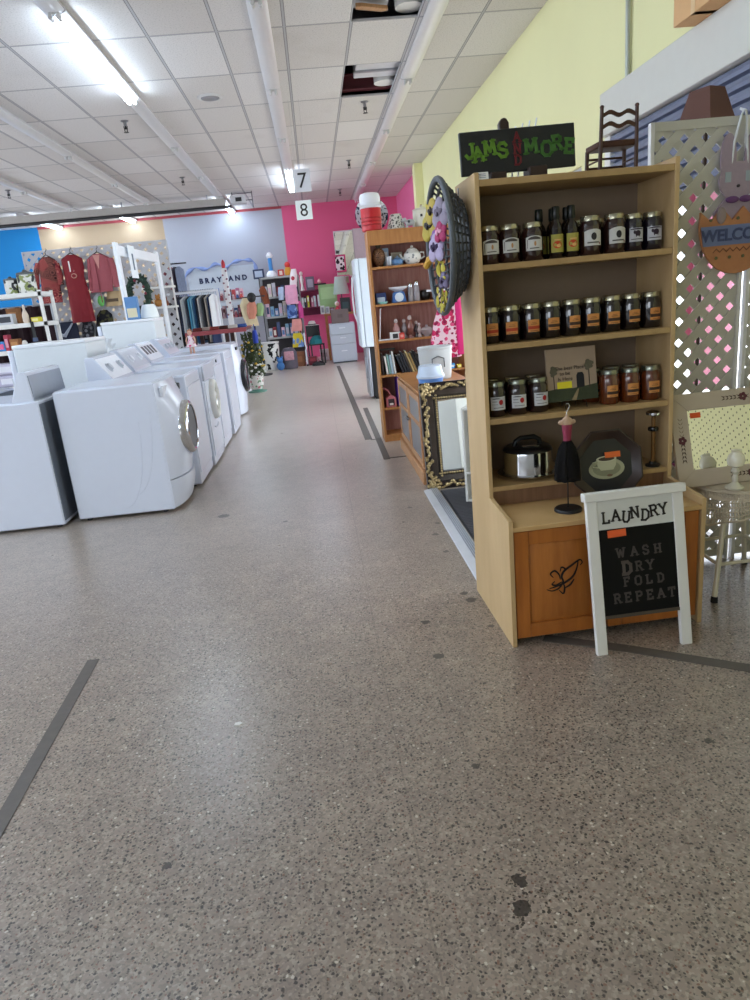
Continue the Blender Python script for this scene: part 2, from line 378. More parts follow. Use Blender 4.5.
# ------------------------------------------------------------------ walls
def paint(h, name):
    t = NT('wall_paint_'+name); v = t.coord(); f = t.noise(v, 1.3, 3)
    t.l(t.mix(f, scale_col(lin(h), .95), scale_col(lin(h), 1.04)), t.b.inputs['Base Color']); t.set(.75, 0, .25)
    t.bump(t.noise(v, 40), .04, .003); return t.m
YEL = paint('#E6E4B2', 'yellow'); PINK = paint('#D65F88', 'pink'); PINK2 = paint('#DA6C96', 'light_pink'); BLUE = paint('#1A78B6', 'blue'); TAN = paint('#B39E84', 'tan'); LILAC = paint('#A8ABB6', 'lilac')
w = MB()
for i, (a, b) in enumerate(((XL, -6.55), (-6.55, -3.5), (-3.5, -.53), (-.53, XR))): w.mat(i).bx(a, b, YB, YB+.15, 0, CEIL)
tag(w.build('wall_back', [BLUE, TAN, LILAC, PINK]), kind='structure')
tag(MB().bx(-6.55, -.53, YB-.02, YB, 3.74, CEIL).build('trim_2', P('#9C3A44', .6)), kind='structure')
w = MB().bx(XR, XR+.15, YF, 3.2, 0, CEIL).bx(XR, XR+.15, 3.2, 5.6, 2.4, CEIL).bx(XR, XR+.15, 5.6, 6.3, 0, CEIL).bx(XR, XR+.15, 6.3, 14.4, 2.3, CEIL).bx(XR, XR+.15, 6.3, 14.4, 0, .08).bx(XR, XR+.15, 14.4, 14.9, 0, CEIL)
w.mat(1).bx(XR, XR+.15, 14.9, YB, 0, CEIL)
tag(w.build('wall_right', [YEL, PINK2]), kind='structure')
w = MB()
for y in (6.3, 8.3, 10.3, 12.3, 14.35): w.bx(XR+.03, XR+.09, y, y+.05, .08, 2.3)
w.bx(XR+.03, XR+.09, 6.35, 14.35, .08, .13).bx(XR+.03, XR+.09, 6.35, 14.35, 2.25, 2.3)
tag(w.build('added_window_2', P('#B9BCC0', .4, .5)), kind='structure')  # unseen window, added to brighten the far aisle floor
tag(MB().bx(XR-.16, XR, 14.62, 14.9, 0, CEIL).build('trim_3', YEL), kind='structure')
w = MB().bx(XL, XL+.0, YF, YB, 0, .0) if False else MB()
w.bx(XL-.15, XL, YF, YB, 0, .25).bx(XL-.15, XL, YF, YB, 3.4, CEIL)
w.bx(XL-.15, XL, YF, 2.0, .25, 3.4)
for y in (2.0, 9, 15, YB-.4): w.bx(XL-.15, XL, y, y+.4, .25, 3.4)
tag(w.build('wall_left', LILAC), kind='structure')
w = MB().bx(XL, XR, YF-.15, YF, 0, .5).bx(XL, XR, YF-.15, YF, 2.7, CEIL).bx(-8.3, -6.5, YF-.15, YF, .5, 2.7).bx(-6.5, -1.6, YF-.15, YF, .5, 1.1).bx(-1.6, XR, YF-.15, YF, .5, 2.7)  # middle opening is unseen, added to bring more light onto the shelf front
for x in (XL,): w.bx(x, x+.3, YF-.15, YF, .5, 2.7)
tag(w.build('wall_front', paint('#D6D3CE', 'cream')), kind='structure')
# yellow pegboard on the right wall (seen in the mirror)
def peg():
    t = NT('pegboard'); v = t.coord(); sx = t.n('SeparateXYZ'); t.l(v, sx.inputs[0])
    def q(s): return t.math('SUBTRACT', t.math('FRACT', t.math('DIVIDE', s, .0254*1.6)), .5)
    a, b = q(sx.outputs[1]), q(sx.outputs[2]); d = t.math('ADD', t.math('MULTIPLY', a, a), t.math('MULTIPLY', b, b))
    t.l(t.mix(t.math('LESS_THAN', d, .022), lin('#E2D9A0'), lin('#5B5230')), t.b.inputs['Base Color']); t.set(.6); return t.m
tag(MB().bx(XR-.02, XR, -1.5, 2.6, .5, 3.0).build('trim_4', peg()), kind='structure')
# white header box over the roller shutter
tag(MB().bx(2.30, XR, 1.0, 5.66, 2.385, 2.68).build('trim_5', P('#CDCDC6', .6, var=.03), bevel=.006), kind='structure')
tag(MB().bx(2.34, XR, 5.57, 5.67, 0, 2.385).build('trim_6', WHITE_PAINT, bevel=.004), kind='structure')
t_ = NT('shutter'); v = t_.coord(); t_.l(t_.mix(t_.noise(v, 6), lin('#646C84'), lin('#8A92A8')), t_.b.inputs['Base Color']); t_.set(.38, .35)
sh = thing('window_shutter', 'grey ribbed roller shutter half lowered under the white header', 'shutter', (2.36, 3.2, 0))
s = MB(); prof = []
nsl = 8
for i in range(nsl):
    z = 2.385-i*.066
    prof += [(0.02, z), (-.012, z-.012), (-.018, z-.034), (-.012, z-.054), (.02, z-.062)]
poly = [(x, z) for x, z in prof] + [(.03, 2.385-nsl*.066), (.03, 2.385)]
s.prism(poly, 0, 2.37, 'y'); s.build('slats', t_.m, sh, smooth=20)
MB().bx(-.03, .035, 0, 2.37, 2.385-nsl*.066-.05, 2.385-nsl*.066).build('bottom_bar', P('#5A6072', .4, .5), sh, .005)
# conduit and carton above
o = thing('conduit_pipe', 'thin grey metal conduit running down the yellow wall above the white header', 'conduit', (2.375, 5.35, 2.68))
MB().cyl((0,0,0), (0,0,CEIL-2.68), .016).build('pipe', P('#AEB4AE', .4, .5), o); MB().bx(-.025,.025,-.03,.03,.62,.65).build('strap', GREY_METAL, o)
o = thing('cardboard_box', 'tan cardboard box on the white header at the top right', 'box', (2.28, 4.1, 2.68))
MB().bx(-.1, .1, -.2, .22, 0, .4).build('carton', P('#D3A878', .8), o, .004); MB().bx(-.102, .102, -.012, .03, -.0, .402).build('packing_tape', P('#D8B98A', .3), o)

# ------------------------------------------------------------------ inlaid dark strips of the old partition
STRIP = P('#57504A', .55, var=.25, scale=30)
def strip(n, pts, w):
    b = MB()
    for (x0, y0), (x1, y1) in zip(pts, pts[1:]):
        d = Vector((x1-x0, y1-y0)).normalized(); nn = Vector((-d.y, d.x))*w/2
        b.prism([(x0+nn.x, y0+nn.y), (x1+nn.x, y1+nn.y), (x1-nn.x, y1-nn.y), (x0-nn.x, y0-nn.y)], -.002, .0025, 'z')
    tag(b.build('trim_%d' % n, STRIP), kind='structure')
strip(7, [(-1.115, 2.80), (-1.075, 1.2)], .05)
strip(8, [(.78, 2.50), (1.06, 2.335), (1.75, 1.86)], .055)
strip(9, [(.40, 15.7), (.41, 7.0)], .075)
strip(10, [(.53, 9.15), (.50, 6.02)], .06); strip(11, [(.43, 6.98), (.53, 6.97)], .03); strip(12, [(.50, 6.06), (.70, 6.06)], .03)
o = MB().prism([(-.014,-.006),(.004,-.01),(.015,.002),(.006,.011),(-.01,.008)], 0, .0015, 'z').build('paper_scrap', PAPER, loc=(-.426, 2.168, .0005)); tag(o, 'tiny white paper scrap lying on the open floor', 'paper scrap')
# metal threshold and ribbed mat beside the jam shelf
th = thing('metal_threshold', 'shiny aluminium threshold strip on the floor beside the black ribbed mat', 'threshold', (.70, 3.06, 0))
MB().prism([(-.05,0),(-.045,.006),(.0,.014),(.05,.014),(.055,0)], 0, 1.8, 'y').build('sill', P('#D9DDE4', .3, .25), th)
g = MB()
for i in range(4): g.bx(.002+i*.012, .008+i*.012, 0, 1.8, .013, .018)
g.build('ribs', P('#9AA0AA', .35, .4), th)
mt = thing('ribbed_mat', 'black ribbed floor mat between the threshold and the white shelf unit', 'mat', (.765, 3.06, 0))
MB().bx(0, .55, 0, 1.75, 0, .008).build('mat_base', P('#26262A', .8), mt)
g = MB()
for i in range(56): g.bx(.01, .54, .01+i*.031, .025+i*.031, .008, .013)
g.build('rib', P('#46464B', .7), mt)['kind'] = 'stuff'

# ------------------------------------------------------------------ strip lights
TUBE = emit('#DCEEFF', 44); HOUS = P('#DADADC', .4, .15, var=.04)
def fixture(lit, L=2.42):
    o = thing('strip_light', '', 'ceiling light', (0, 0, 0))
    MB().prism([(-.07,-.004),(-.085,-.045),(-.055,-.066),(.055,-.066),(.085,-.045),(.07,-.004)], 0, L, 'y').build('housing', HOUS, o)
    for y in (.01, L-.01):
        h = MB()
        for s in (-1, 1): h.box((s*.03, y, -.085), (.026, .03, .05)); h.cyl((s*.03, y-.017, -.1), (s*.03, y+.017, -.1), .017, n=10)
        h.box((0, y, -.07), (.08, .02, .012))
        h.build('lamp_holder', P('#C9C9C9', .4), o, .003)
    if lit:
        for s in (-1, 1): MB().cyl((s*.03, .03, -.094), (s*.03, L-.03, -.094), .017, n=10).build('tube', TUBE, o)
    return o
UN, LI = fixture(False), fixture(True); first = {0: True, 1: True}
ORD = ['first', 'second', 'third', 'fourth', 'fifth', 'sixth', 'seventh', 'eighth', 'ninth', 'tenth', 'eleventh', 'twelfth', 'thirteenth', 'fourteenth', 'fifteenth', 'sixteenth']
ROWS = ((1.36, 'row beside the yellow wall', (), 7), (-.18, 'row above the aisle', (5,), 6), (-1.75, 'row above the white washers', (0, 2), 6), (-3.27, 'row left of the washer row', (0,), 6), (-4.85, 'row second from the left', (0, 1), 6), (-6.4, 'leftmost row', (0,2), 6))
for x, nm, lit, n in ROWS:
    for i in range(n):
        y = 1.58+2.44*i
        if x == 1.36 and i < 1: continue
        src = LI if i in lit else UN
        vis = i-2 if i >= 2 else None
        lab = ('lit' if i in lit else 'unlit')+' strip light, '+(ORD[vis]+' from the camera in the ' if vis is not None and vis >= 0 else ORD[i]+' overhead behind the view in the ')+nm
        k = 1 if src is LI else 0
        if first[k]: src.location = (x, y, CEIL); src['label'] = lab; first[k] = False; src['group'] = 'strip lights under the ceiling'
        else: dup(src, (x, y, CEIL), lab)
for x, nm in ((-1.75, 'behind the right end of the grey beam'), (-4.2, 'behind the middle of the grey beam'), (-6.0, 'behind the left part of the grey beam')):
    dup(LI, (x, 16.55, CEIL), 'lit white strip light '+nm)
# lateral grey beam with a dark pipe
bm = thing('metal_trunking', 'long grey metal trunk hanging across the ceiling near the back wall', 'beam', (0, 16.3, 0))
MB().bx(-11.5, -1.62, -.08, .08, 3.56, 3.70).build('trunk', P('#A7A39F', .5, .3), bm, .006)
MB().cyl((-11.5, -.03, 3.53), (-1.5, -.03, 3.53), .035, n=10).build('pipe', P('#2A2A2E', .5), bm)
h = MB()
for x in (-9, -6.4, -3.8, -2): h.bx(x-.012, x+.012, -.012, .012, 3.69, CEIL)
h.build('hanger_rod', GREY_METAL, bm)
o = thing('projector_box', 'small grey box with a dark lens at the right end of the ceiling beam', 'box', (-1.34, 16.25, 3.56))
MB().bx(-.16, .16, -.12, .12, 0, .16).build('case', P('#B9B9BE', .4), o, .008); MB().bx(-.05, .08, -.125, -.119, .04, .12).build('lens', BLACK, o)
h = MB()
for x in (-.12, .3): h.bx(x-.008, x+.008, -.008, .008, -.08 if x > 0 else .15, .24)
h.bx(.16, .3, -.008, .008, .06, .075); h.bx(-.12, .3, -.008, .008, .2, .215); h.build('bracket', P('#4A4A4E', .5), o)
# sprinklers, vent
sp = None
for (x, y), nm in (((-2.1, 9.96), 'near the lit strip light at upper left'), ((-2.11, 14.04), 'behind the lit strip light in front of the beam'), ((-5.15, 13.87), 'at the far left edge of the ceiling'),
                   ((.944, 9.95), 'just behind the farther missing tile'), ((.926, 13.76), 'in line behind the missing tiles'), ((.887, 17.08), 'far back before the pink wall')):
    if sp is None:
        sp = thing('sprinkler_head', '', 'sprinkler', group='ceiling sprinklers')
        MB().lathe([(.05,0),(.05,-.008),(.02,-.02),(.02,-.06)], n=14).build('escutcheon', P('#8C8C90', .3, .7), sp)
        MB().lathe([(.012,-.06),(.016,-.09),(.006,-.1)], n=8).cyl((-.022,0,-.06), (-.014,0,-.13), .005, n=6).cyl((.022,0,-.06), (.014,0,-.13), .005, n=6).lathe([(.03,-.13),(.034,-.134),(.0,-.137)], n=12).build('nozzle', P('#2B2B2E', .4, .5), sp)
        sp.location = (x, y, CEIL); sp['label'] = 'small dark ceiling sprinkler '+nm
    else: dup(sp, (x, y, CEIL), 'small dark ceiling sprinkler '+nm)
o = thing('ceiling_vent', 'round white air vent in a ceiling tile right of the lit strip light', 'vent', (-.926, 9.226, CEIL))
MB().lathe([(.15,0),(.15,-.006),(.12,-.018),(.11,-.01)], n=28).build('rim', P('#C9C9C9', .5), o); MB().lathe([(.11,-.008),(.10,-.02),(.05,-.022),(.04,-.016),(.0,-.016)], n=28).build('grille', P('#8D8D90', .6), o)
# aisle numbers
for num, (px0, py0, px1, py1), Y, grey in (('7', (293,168,311,191), 9.6, '#C9CBD2'), ('8', (296,201,312,219), 11.6, '#E9F1F2')):
    x, z, w, h = span(px0, py0, px1, py1, Y); w = .212 if num == '7' else w; h = h*.92 if num == '7' else h
    o = thing('aisle_sign', ('grey' if num == '7' else 'white')+' hanging card with the number '+num+' above the aisle', 'sign', (x, Y, z))
    MB().bx(-w/2, w/2, -.004, .004, 0, h).build('card', P(grey, .8), o)
    font_text('number', num, h*.95, P('#17181A', .6), o, T(0, -.006, h*.47), .003, 0)
    MB().cyl((-w*.3,0,h), (-w*.3,0,CEIL-z), .002, n=5).cyl((w*.3,0,h), (w*.3,0,CEIL-z), .002, n=5).build('string', P('#B9B9B9', .7), o)

# ------------------------------------------------------------------ daylight
wd = bpy.data.worlds.new('daylight'); SC.world = wd; wd.use_nodes = True
bg = wd.node_tree.nodes['Background']; bg.inputs[0].default_value = (.82, .90, 1, 1); bg.inputs[1].default_value = 6.0
def portal(name, loc, rot, sx, sy):
    l = bpy.data.lights.new(name, 'AREA'); l.shape = 'RECTANGLE'; l.size = sx; l.size_y = sy; l.cycles.is_portal = True
    o = bpy.data.objects.new(name, l); COL.objects.link(o); o.location = loc; o.rotation_euler = rot; return o
portal('window_daylight', (XR+.1, 4.4, 1.2), (0, R(90), 0), 2.35, 2.4)
portal('window_daylight', (XR+.1, 10.35, 1.19), (0, R(90), 0), 2.2, 8.1)  # daylight through the added, unseen right-wall window
portal('window_daylight', (XL-.05, 10.5, 1.825), (0, R(-90), 0), 3.15, 17)
portal('window_daylight', (-4.05, YF-.05, 1.9), (R(90), 0, 0), 4.9, 1.6)  # daylight through the added front opening
portal('window_daylight', (-10, YF-.05, 1.6), (R(90), 0, 0), 3.5, 2.2)
SC.view_settings.view_transform = 'Standard'; SC.view_settings.look = 'None'; SC.view_settings.gamma = 1; SC.view_settings.use_curve_mapping = False
SC.view_settings.exposure = -0.09
SC.cycles.use_denoising = True; SC.cycles.max_bounces = 8; SC.cycles.diffuse_bounces = 5; SC.cycles.sample_clamp_indirect = 6
# ================================================================== JAM SHELF
SH = Matrix.Translation((.64, 2.454, 0)) @ RZ(.021); SRZ = .021
def S(u, v, z): return tuple(SH @ Vector((u, v, z+.0008)))
W = .788
jam = thing('jam_shelf', 'tall light maple shelf unit with honey wood cabinet doors, filled with jam jars', 'shelf', (.64, 2.454, 0), SRZ)
for x in (0, W-.018):
    MB().prism([(0,0),(0,.53),(.268,.55),(.268,1.79),(.587,1.79),(.587,0)], x, x+.018, 'x').build('side_panel', MAPLE, jam, .0015)
MB().bx(.018, W-.018, .57, .582, .03, 1.765).build('back_panel', P('#84715E', .7), jam)
for nm, z0, z1, y0 in (('top_board', 1.742, 1.766, .27), ('shelf', 1.445, 1.468, .272), ('shelf', 1.146, 1.168, .272), ('shelf', .853, .876, .272), ('shelf', .572, .592, .272)):
    MB().bx(.018, W-.018, y0, .57, z0, z1).build(nm, MAPLE_EDGE, jam, .002)
MB().bx(.018, W-.018, .3, .318, .503, .572).build('riser', wood('#7A5B44', '#8C6A50'), jam)
MB().bx(.018, W-.018, .0, .57, .484, .503).build('worktop', wood('#BF9A66', '#CDAA78', (3, 3, 3)), jam, .002)
MB().bx(.018, W-.018, .03, .045, .03, .484).build('cabinet_front', wood('#8A5A2C', '#96642F'), jam)
MB().bx(.018, W-.018, .07, .085, .0, .03).build('kick_board', P('#2A2019', .7), jam)
for x0, x1 in ((.022, .391), (.397, .766)):
    z0, z1 = .03, .48; f = MB(); s = .058
    f.bx(x0, x0+s, .01, .03, z0, z1).bx(x1-s, x1, .01, .03, z0, z1)
    d = f.bx(x0+s, x1-s, .011, .029, z0, z0+s).bx(x0+s, x1-s, .011, .029, z1-s, z1).build('door', HONEY_V, jam, .003)
    a, b, c, e = x0+s, x1-s, z0+s, z1-s; q = .022
    p = MB(); vs = [(a,.024,c),(b,.024,c),(b,.024,e),(a,.024,e),(a+q,.014,c+q),(b-q,.014,c+q),(b-q,.014,e-q),(a+q,.014,e-q)]
    p._add(vs, [(4,5,6,7),(0,1,5,4),(1,2,6,5),(2,3,7,6),(3,0,4,7)]); p.build('raised_panel', HONEY, d)
def swirl(pts, w0, w1, mb, y):
    for i in range(len(pts)-1):
        k = i/(len(pts)-1); w = w0*(1-abs(2*k-1)**1.5)+w1
        p, q = Vector(pts[i]), Vector(pts[i+1]); t = (q-p).normalized(); n = Vector((-t.y, t.x))*w/2
        mb.prism([tuple(p+n-t*w*.1), tuple(q+n+t*w*.1), tuple(q-n+t*w*.1), tuple(p-n-t*w*.1)], y-.001, y+.002, 'y')
def arc(cx, cz, rx, rz, a0, a1, n=12): return [(cx+rx*cos(R(a0+(a1-a0)*i/n)), cz+rz*sin(R(a0+(a1-a0)*i/n))) for i in range(n+1)]
sw = MB(); INK = P('#15100E', .6); ex, ez = .215, .275
def curve2(pts, k=7): 
    P_ = [Vector((x, 0, z)) for x, z in pts]; out = []
    for i in range(len(P_)-1):
        a, b, c, d = P_[max(0,i-1)], P_[i], P_[i+1], P_[min(len(P_)-1,i+2)]
        for j in range(k): t = j/k; q = .5*((2*b)+(c-a)*t+(2*a-5*b+4*c-d)*t*t+(3*b-a-3*c+d)*t**3); out.append((q.x, q.z))
    return out+[pts[-1]]
def em(pts, w): swirl(curve2([(.136+x*.0028, .358-y*.0028) for x, y in pts]), w, .0022, sw, .0125)
em([(4,47),(12,50),(22,47),(28,38),(26,30),(30,22),(42,14),(52,8),(56,12),(53,16)], .006)
em([(8,46),(18,44),(30,40),(42,32),(48,20),(50,8)], .006)
em([(22,50),(28,56),(30,48),(28,38)], .005); em([(14,30),(10,24),(16,20),(22,26),(24,34)], .005)
em([(16,36),(12,40),(18,42),(26,38)], .004); em([(24,22),(26,16),(31,19),(28,24)], .004); em([(30,48),(38,44),(44,36)], .005)
sw.build('carved_print', INK, jam)

# ------------------------------------------------------------------ jars
def patch(mb, r, a0, a1, z0, z1, n=8, topcurve=0):
    """piece of paper on a jar, facing -y; angles in degrees from the front"""
    vs = []
    for i in range(n+1):
        k = i/n; a = R(-90 + a0+(a1-a0)*k); e = topcurve*(1-(2*k-1)**2)
        vs += [(r*cos(a), r*sin(a), z0), (r*cos(a), r*sin(a), z1+e)]
    return mb._add(vs, [(2*i, 2*i+2, 2*i+3, 2*i+1) for i in range(n)])
def blob(mb, r, ca, cz, ra, rz, n=12):
    vs = [(r*cos(R(-90+ca)), r*sin(R(-90+ca)), cz)]
    for i in range(n):
        a = R(-90+ca+ra*cos(2*pi*i/n)); vs.append((r*cos(a), r*sin(a), cz+rz*sin(2*pi*i/n)))
    return mb._add(vs, [(0, 1+i, 1+(i+1) % n) for i in range(n)])
LID = P('#B7B39C', .25, .9, var=.05); LID2 = P('#8F9488', .25, .9)
LABW = P('#CFCFCC', .7, var=.02); LABO = P('#CC8A48', .7, var=.04)
def jar(content, kind, lidmat=LID, r=.0405, h=.140):
    o = thing('jam_jar', '', 'jar')
    b = MB().lathe([(.0,0),(r*.9,0),(r,.006),(r,h*.72),(r*.95,h*.79),(r*.84,h*.84),(r*.82,h*.88),(0,h*.88)], n=24).build('jar_body', P(content, .12, spec=.7, Coat_Weight=.6), o)
    n = 48; L = MB().lathe([(r*.86,h*.865),(r*.9,h*.87),(r*.9,h*.885),(r*.88,h*.89),(r*.88,h*.985),(r*.84,h),(r*.7,h),(r*.68,h*.995),(0,h*.995)], n=28)
    L.build('lid', lidmat, o)
    if not kind: return o
    rr = r+.0006; r2 = r+.0012
    if kind == 'peach':
        l = patch(MB(), rr, -48, 48, h*.26, h*.60, topcurve=.006).build('label', LABW, o)
        p = patch(MB(), r2, -34, 34, h*.545, h*.575, topcurve=.007); patch(p, r2, -26, 26, h*.31, h*.335); patch(p, r2, -40, -37, h*.32, h*.55); p.build('lettering', P('#4A4440', .7), l)
        p = blob(MB(), r2, 3, h*.44, 6, .009); p.build('print', P('#B98A5C', .7), l)
    if kind == 'pot':
        l = patch(MB(), rr, -50, 50, h*.24, h*.60, topcurve=.008).build('label', LABW, o)
        p = blob(MB(), r2, 0, h*.47, 15, .014); p.build('print', P('#26262A', .7), l)
        p = patch(MB(), r2, -34, 30, h*.30, h*.335); p.build('print', P('#55524F', .7), l)
        p = blob(MB(), r2, 34, h*.29, 5, .004); p.build('print', P('#7A1620', .7), l)
    if kind == 'cow':
        l = patch(MB(), rr, -44, 44, h*.25, h*.61).build('label', P('#C3C4CC', .7), o)
        p = blob(MB(), r2, 4, h*.47, 17, .011); blob(p, r2, -15, h*.50, 7, .007); blob(p, r2, -6, h*.41, 3, .006); blob(p, r2, 14, h*.41, 3, .006); patch(p, r2, -34, 34, h*.305, h*.325); patch(p, r2, -38, 38, h*.565, h*.58, topcurve=.003)
        p.build('print', P('#2A1A2C', .7), l)
    if kind in ('orange', 'orange_red', 'amber'):
        l = patch(MB(), rr, -34, 34, h*.22, h*.55, topcurve=.002).build('label', LABO, o)
        p = patch(MB(), r2, -33, 33, h*.30, h*.385); p.build('print', P('#3A2418' if kind != 'orange_red' else '#B2391E', .7), l)
        p = patch(MB(), r2, -18, 18, h*.43, h*.445); patch(p, r2, -12, 14, h*.47, h*.48); patch(p, r2, -20, 20, h*.245, h*.258); p.build('lettering', P('#6B4020', .7), l)
    if kind == 'apple':
        l = patch(MB(), rr, -46, 46, h*.20, h*.58).build('label', P('#C9CBD0', .7), o)
        p = blob(MB(), r2, 14, h*.42, 13, .011); p.build('print', P('#A8161F', .7), l)
        p = patch(MB(), r2, -36, -8, h*.44, h*.455); patch(p, r2, -38, -4, h*.36, h*.37); patch(p, r2, -30, 30, h*.26, h*.275); patch(p, r2, -36, 10, h*.52, h*.53, topcurve=.003); p.build('lettering', P('#3C3C44', .7), l)
    return o
def bottle():
    o = thing('sauce_bottle', '', 'bottle')
    MB().lathe([(0,0),(.024,0),(.027,.005),(.027,.105),(.022,.125),(.013,.137),(.013,.145),(0,.145)], n=20).build('bottle_body', P('#1B120D', .12, spec=.7), o)
    MB().lathe([(.0145,.143),(.016,.145),(.0155,.186),(.013,.19),(0,.19)], n=18).build('cap', P('#0D1512', .3), o)
    l = patch(MB(), .0276, -60, 60, .022, .088).build('label', P('#A8A04A', .7), o)
    p = blob(MB(), .0282, -6, .05, 36, .014); p.build('print', P('#C4421C', .7), l)
    p = blob(MB(), .0287, 2, .046, 18, .006); patch(p, .0287, -30, 26, .066, .070); p.build('print', P('#E0B070', .7), l)
    return o
def row(proto, xs, v, z, lab, group, first, rot=0):
    for i, (u, l) in enumerate(zip(xs, lab)):
        if i == 0 and first: proto.location = S(u, v, z); proto['label'] = l; proto['group'] = group; proto.rotation_euler = (0, 0, SRZ+rot)
        else: dup(proto, S(u, v, z), l, SRZ+random.uniform(-.16, .16), group)
O9 = ORD[:9]
z1, z2, z3, zb = 1.468, 1.168, .876, .592
J = jar('#2A1512', 'peach'); row(J, (.066, .146, .238), .345, z1, ['white-labelled jam jar with a small tan figure, %s from left on the top shelf' % o for o in O9[:3]], 'jars on the top shelf', 1)
Jp = jar('#2A1512', 'pot', r=.042, h=.145); row(Jp, (.468, .566), .345, z1, ['jar with a dark cauldron on its white label, %s of the pair' % o for o in ('left', 'right')], 'jars on the top shelf', 1)
Jc = jar('#15101E', 'cow', r=.0385); row(Jc, (.648, .727), .355, z1, ['dark jar with a cow on its pale label, %s of two' % o for o in ('left', 'right')], 'jars on the top shelf', 1)
B_ = bottle(); row(B_, (.330, .392), .34, z1, ['black-capped sauce bottle with yellow and red label, %s one in front' % o for o in ('left', 'right')], 'sauce bottles on the top shelf', 1)
row(B_, (.286, .342, .398), .405, z1, ['black-capped sauce bottle behind the front pair, %s of three' % o for o in ('left', 'middle', 'right')], 'sauce bottles on the top shelf', 0)
Jn = jar('#1F1110', None, r=.038); row(Jn, (.19, .45, .533, .70), .445, z1, ['plain jar standing behind the front row of the top shelf, %s from left' % o for o in O9[:4]], 'jars on the top shelf', 1)
xs = [.06+i*.0835+(.002 if i in (2, 6) else 0) for i in range(9)]
Jr = jar('#140B0C', 'orange_red'); row(Jr, xs[:3], .36, z2, ['jar with orange and red label, %s from left on the middle shelf' % o for o in O9[:3]], 'jars on the middle shelf', 1)
Jo = jar('#140B0C', 'orange'); row(Jo, xs[3:], .36, z2, ['dark jar with orange and black label, %s from left on the middle shelf' % o for o in O9[3:]], 'jars on the middle shelf', 1)
row(Jn, [x+.04 for x in xs[:8]], .452, z2, ['jar behind the orange-labelled front row of the middle shelf, %s from left' % o for o in O9[:8]], 'jars on the middle shelf', 0)
Ja = jar('#1E0D0F', 'apple', LID2); row(Ja, (.067, .157, .245), .345, z3, ['jar with a red apple on its white label, %s from left' % o for o in O9[:3]], 'jars on the third shelf', 1)
row(Jn, (.075, .165, .255), .44, z3, ['plain jar behind the red apple jars, %s from left' % o for o in O9[:3]], 'jars on the third shelf', 0)
Jm = jar('#5A270D', 'amber', LID2); row(Jm, (.548, .637, .726), .345, z3, ['amber jar with orange and black label on the third shelf, %s from left' % o for o in O9[:3]], 'jars on the third shelf', 1)
row(Jm, (.512, .598, .684), .44, z3, ['amber jar in the second row behind the front amber jars, %s from left' % o for o in O9[:3]], 'jars on the third shelf', 0)

# ------------------------------------------------------------------ picture on an easel
o = thing('picture_sign', 'small picture with two trees and a dark outhouse on a wire easel between jars', 'picture', S(.392, .335, z3), SRZ)
M = T(0, 0, .03) @ RX(-.16)
bd = MB().bx(-.106, .106, 0, .012, 0, .215, M).build('board', P('#A4907C', .8), o, .002)
h = MB()
h.prism([(-.106,.0),(.106,.0),(.106,.062),(.06,.056),(.0,.05),(-.05,.056),(-.106,.048)], -.0012, 0, 'y', M); h.build('painted_grass', P('#38402C', .8, var=.4, scale=30), bd)
h = MB().prism([(-.01,.0),(.012,.0),(.026,.046),(.02,.046)], -.002, -.001, 'y', M); h.build('painted_path', P('#8E7E60', .8), bd)
for sx, zz, ww in ((-.078, .112, .014), (.072, .128, .02)):
    h = MB().bx(sx-.0016, sx+.0016, -.002, -.001, .045, zz, M); h.build('tree_trunk', P('#3A3028', .8), bd)
    h = MB()
    for a in range(9): 
        ca = (sx+ww*.75*cos(a*2.4)*(.4+.07*a), zz+.012+.017*sin(a*2.4)*(.4+.08*a)); h.prism([(ca[0]+.009*cos(k*pi/4), ca[1]+.008*sin(k*pi/4)) for k in range(8)], -.0024-a*.0001, -.001, 'y', M)
    h.build('leaves', P('#5F5A48', .8, var=.3, scale=60), bd)
h = MB().prism([(.018,.05),(.05,.052),(.05,.10),(.044,.112),(.024,.112),(.018,.10)], -.0025, -.001, 'y', M); h.build('painted_outhouse', P('#1B1C22', .8), bd)
for t_, zz, xx in (('The best Place', .133, -.01), ('to be', .112, -.03), ('Is Here', .09, -.03)): font_text('lettering', t_, .021, P('#2E2620', .8), bd, M @ T(xx, -.002, zz), .001)
MB().bx(-.066, -.004, -.004, -.002, .052, .079, M).build('price_sticker', P('#E2D62A', .6), o)
h = MB()
for s in (-1, 1):
    h.tube([(s*.045,-.03,.002),(s*.045,-.02,.028),(s*.045,.014,.03),(s*.03,.035,.13),(s*.03,.055,.002)], .0018, 6)
h.tube([(-.045,.014,.03),(.045,.014,.03)], .0018, 6); h.build('wire_easel', P('#241C16', .4, .6), o)

# ------------------------------------------------------------------ cake carrier
o = thing('cake_carrier', 'round chrome cake carrier with a black handled lid on the lowest shelf', 'cake carrier', S(.215, .415, zb), SRZ)
MB().lathe([(0,.004),(.06,0),(.10,.003),(.128,.012),(.132,.016),(.128,.018),(.10,.010),(0,.010)], n=40).build('tray', CHROME, o)
MB().lathe([(.108,.012),(.11,.014),(.106,.1),(.104,.112)], n=40).build('dome', CHROME, o)
MB().lathe([(.106,.111),(.1,.122),(.085,.13),(.03,.134),(0,.134)], n=40).build('lid_top', P('#17171A', .3), o)
MB().tube([(-.058,0,.126),(-.052,0,.150),(-.03,0,.163),(.03,0,.163),(.052,0,.150),(.058,0,.126)], .0105, 10).build('handle', BLACK, o)
MB().bx(-.035, .035, -.052, -.03, .132, .135).build('maker_plate', CHROME, o)
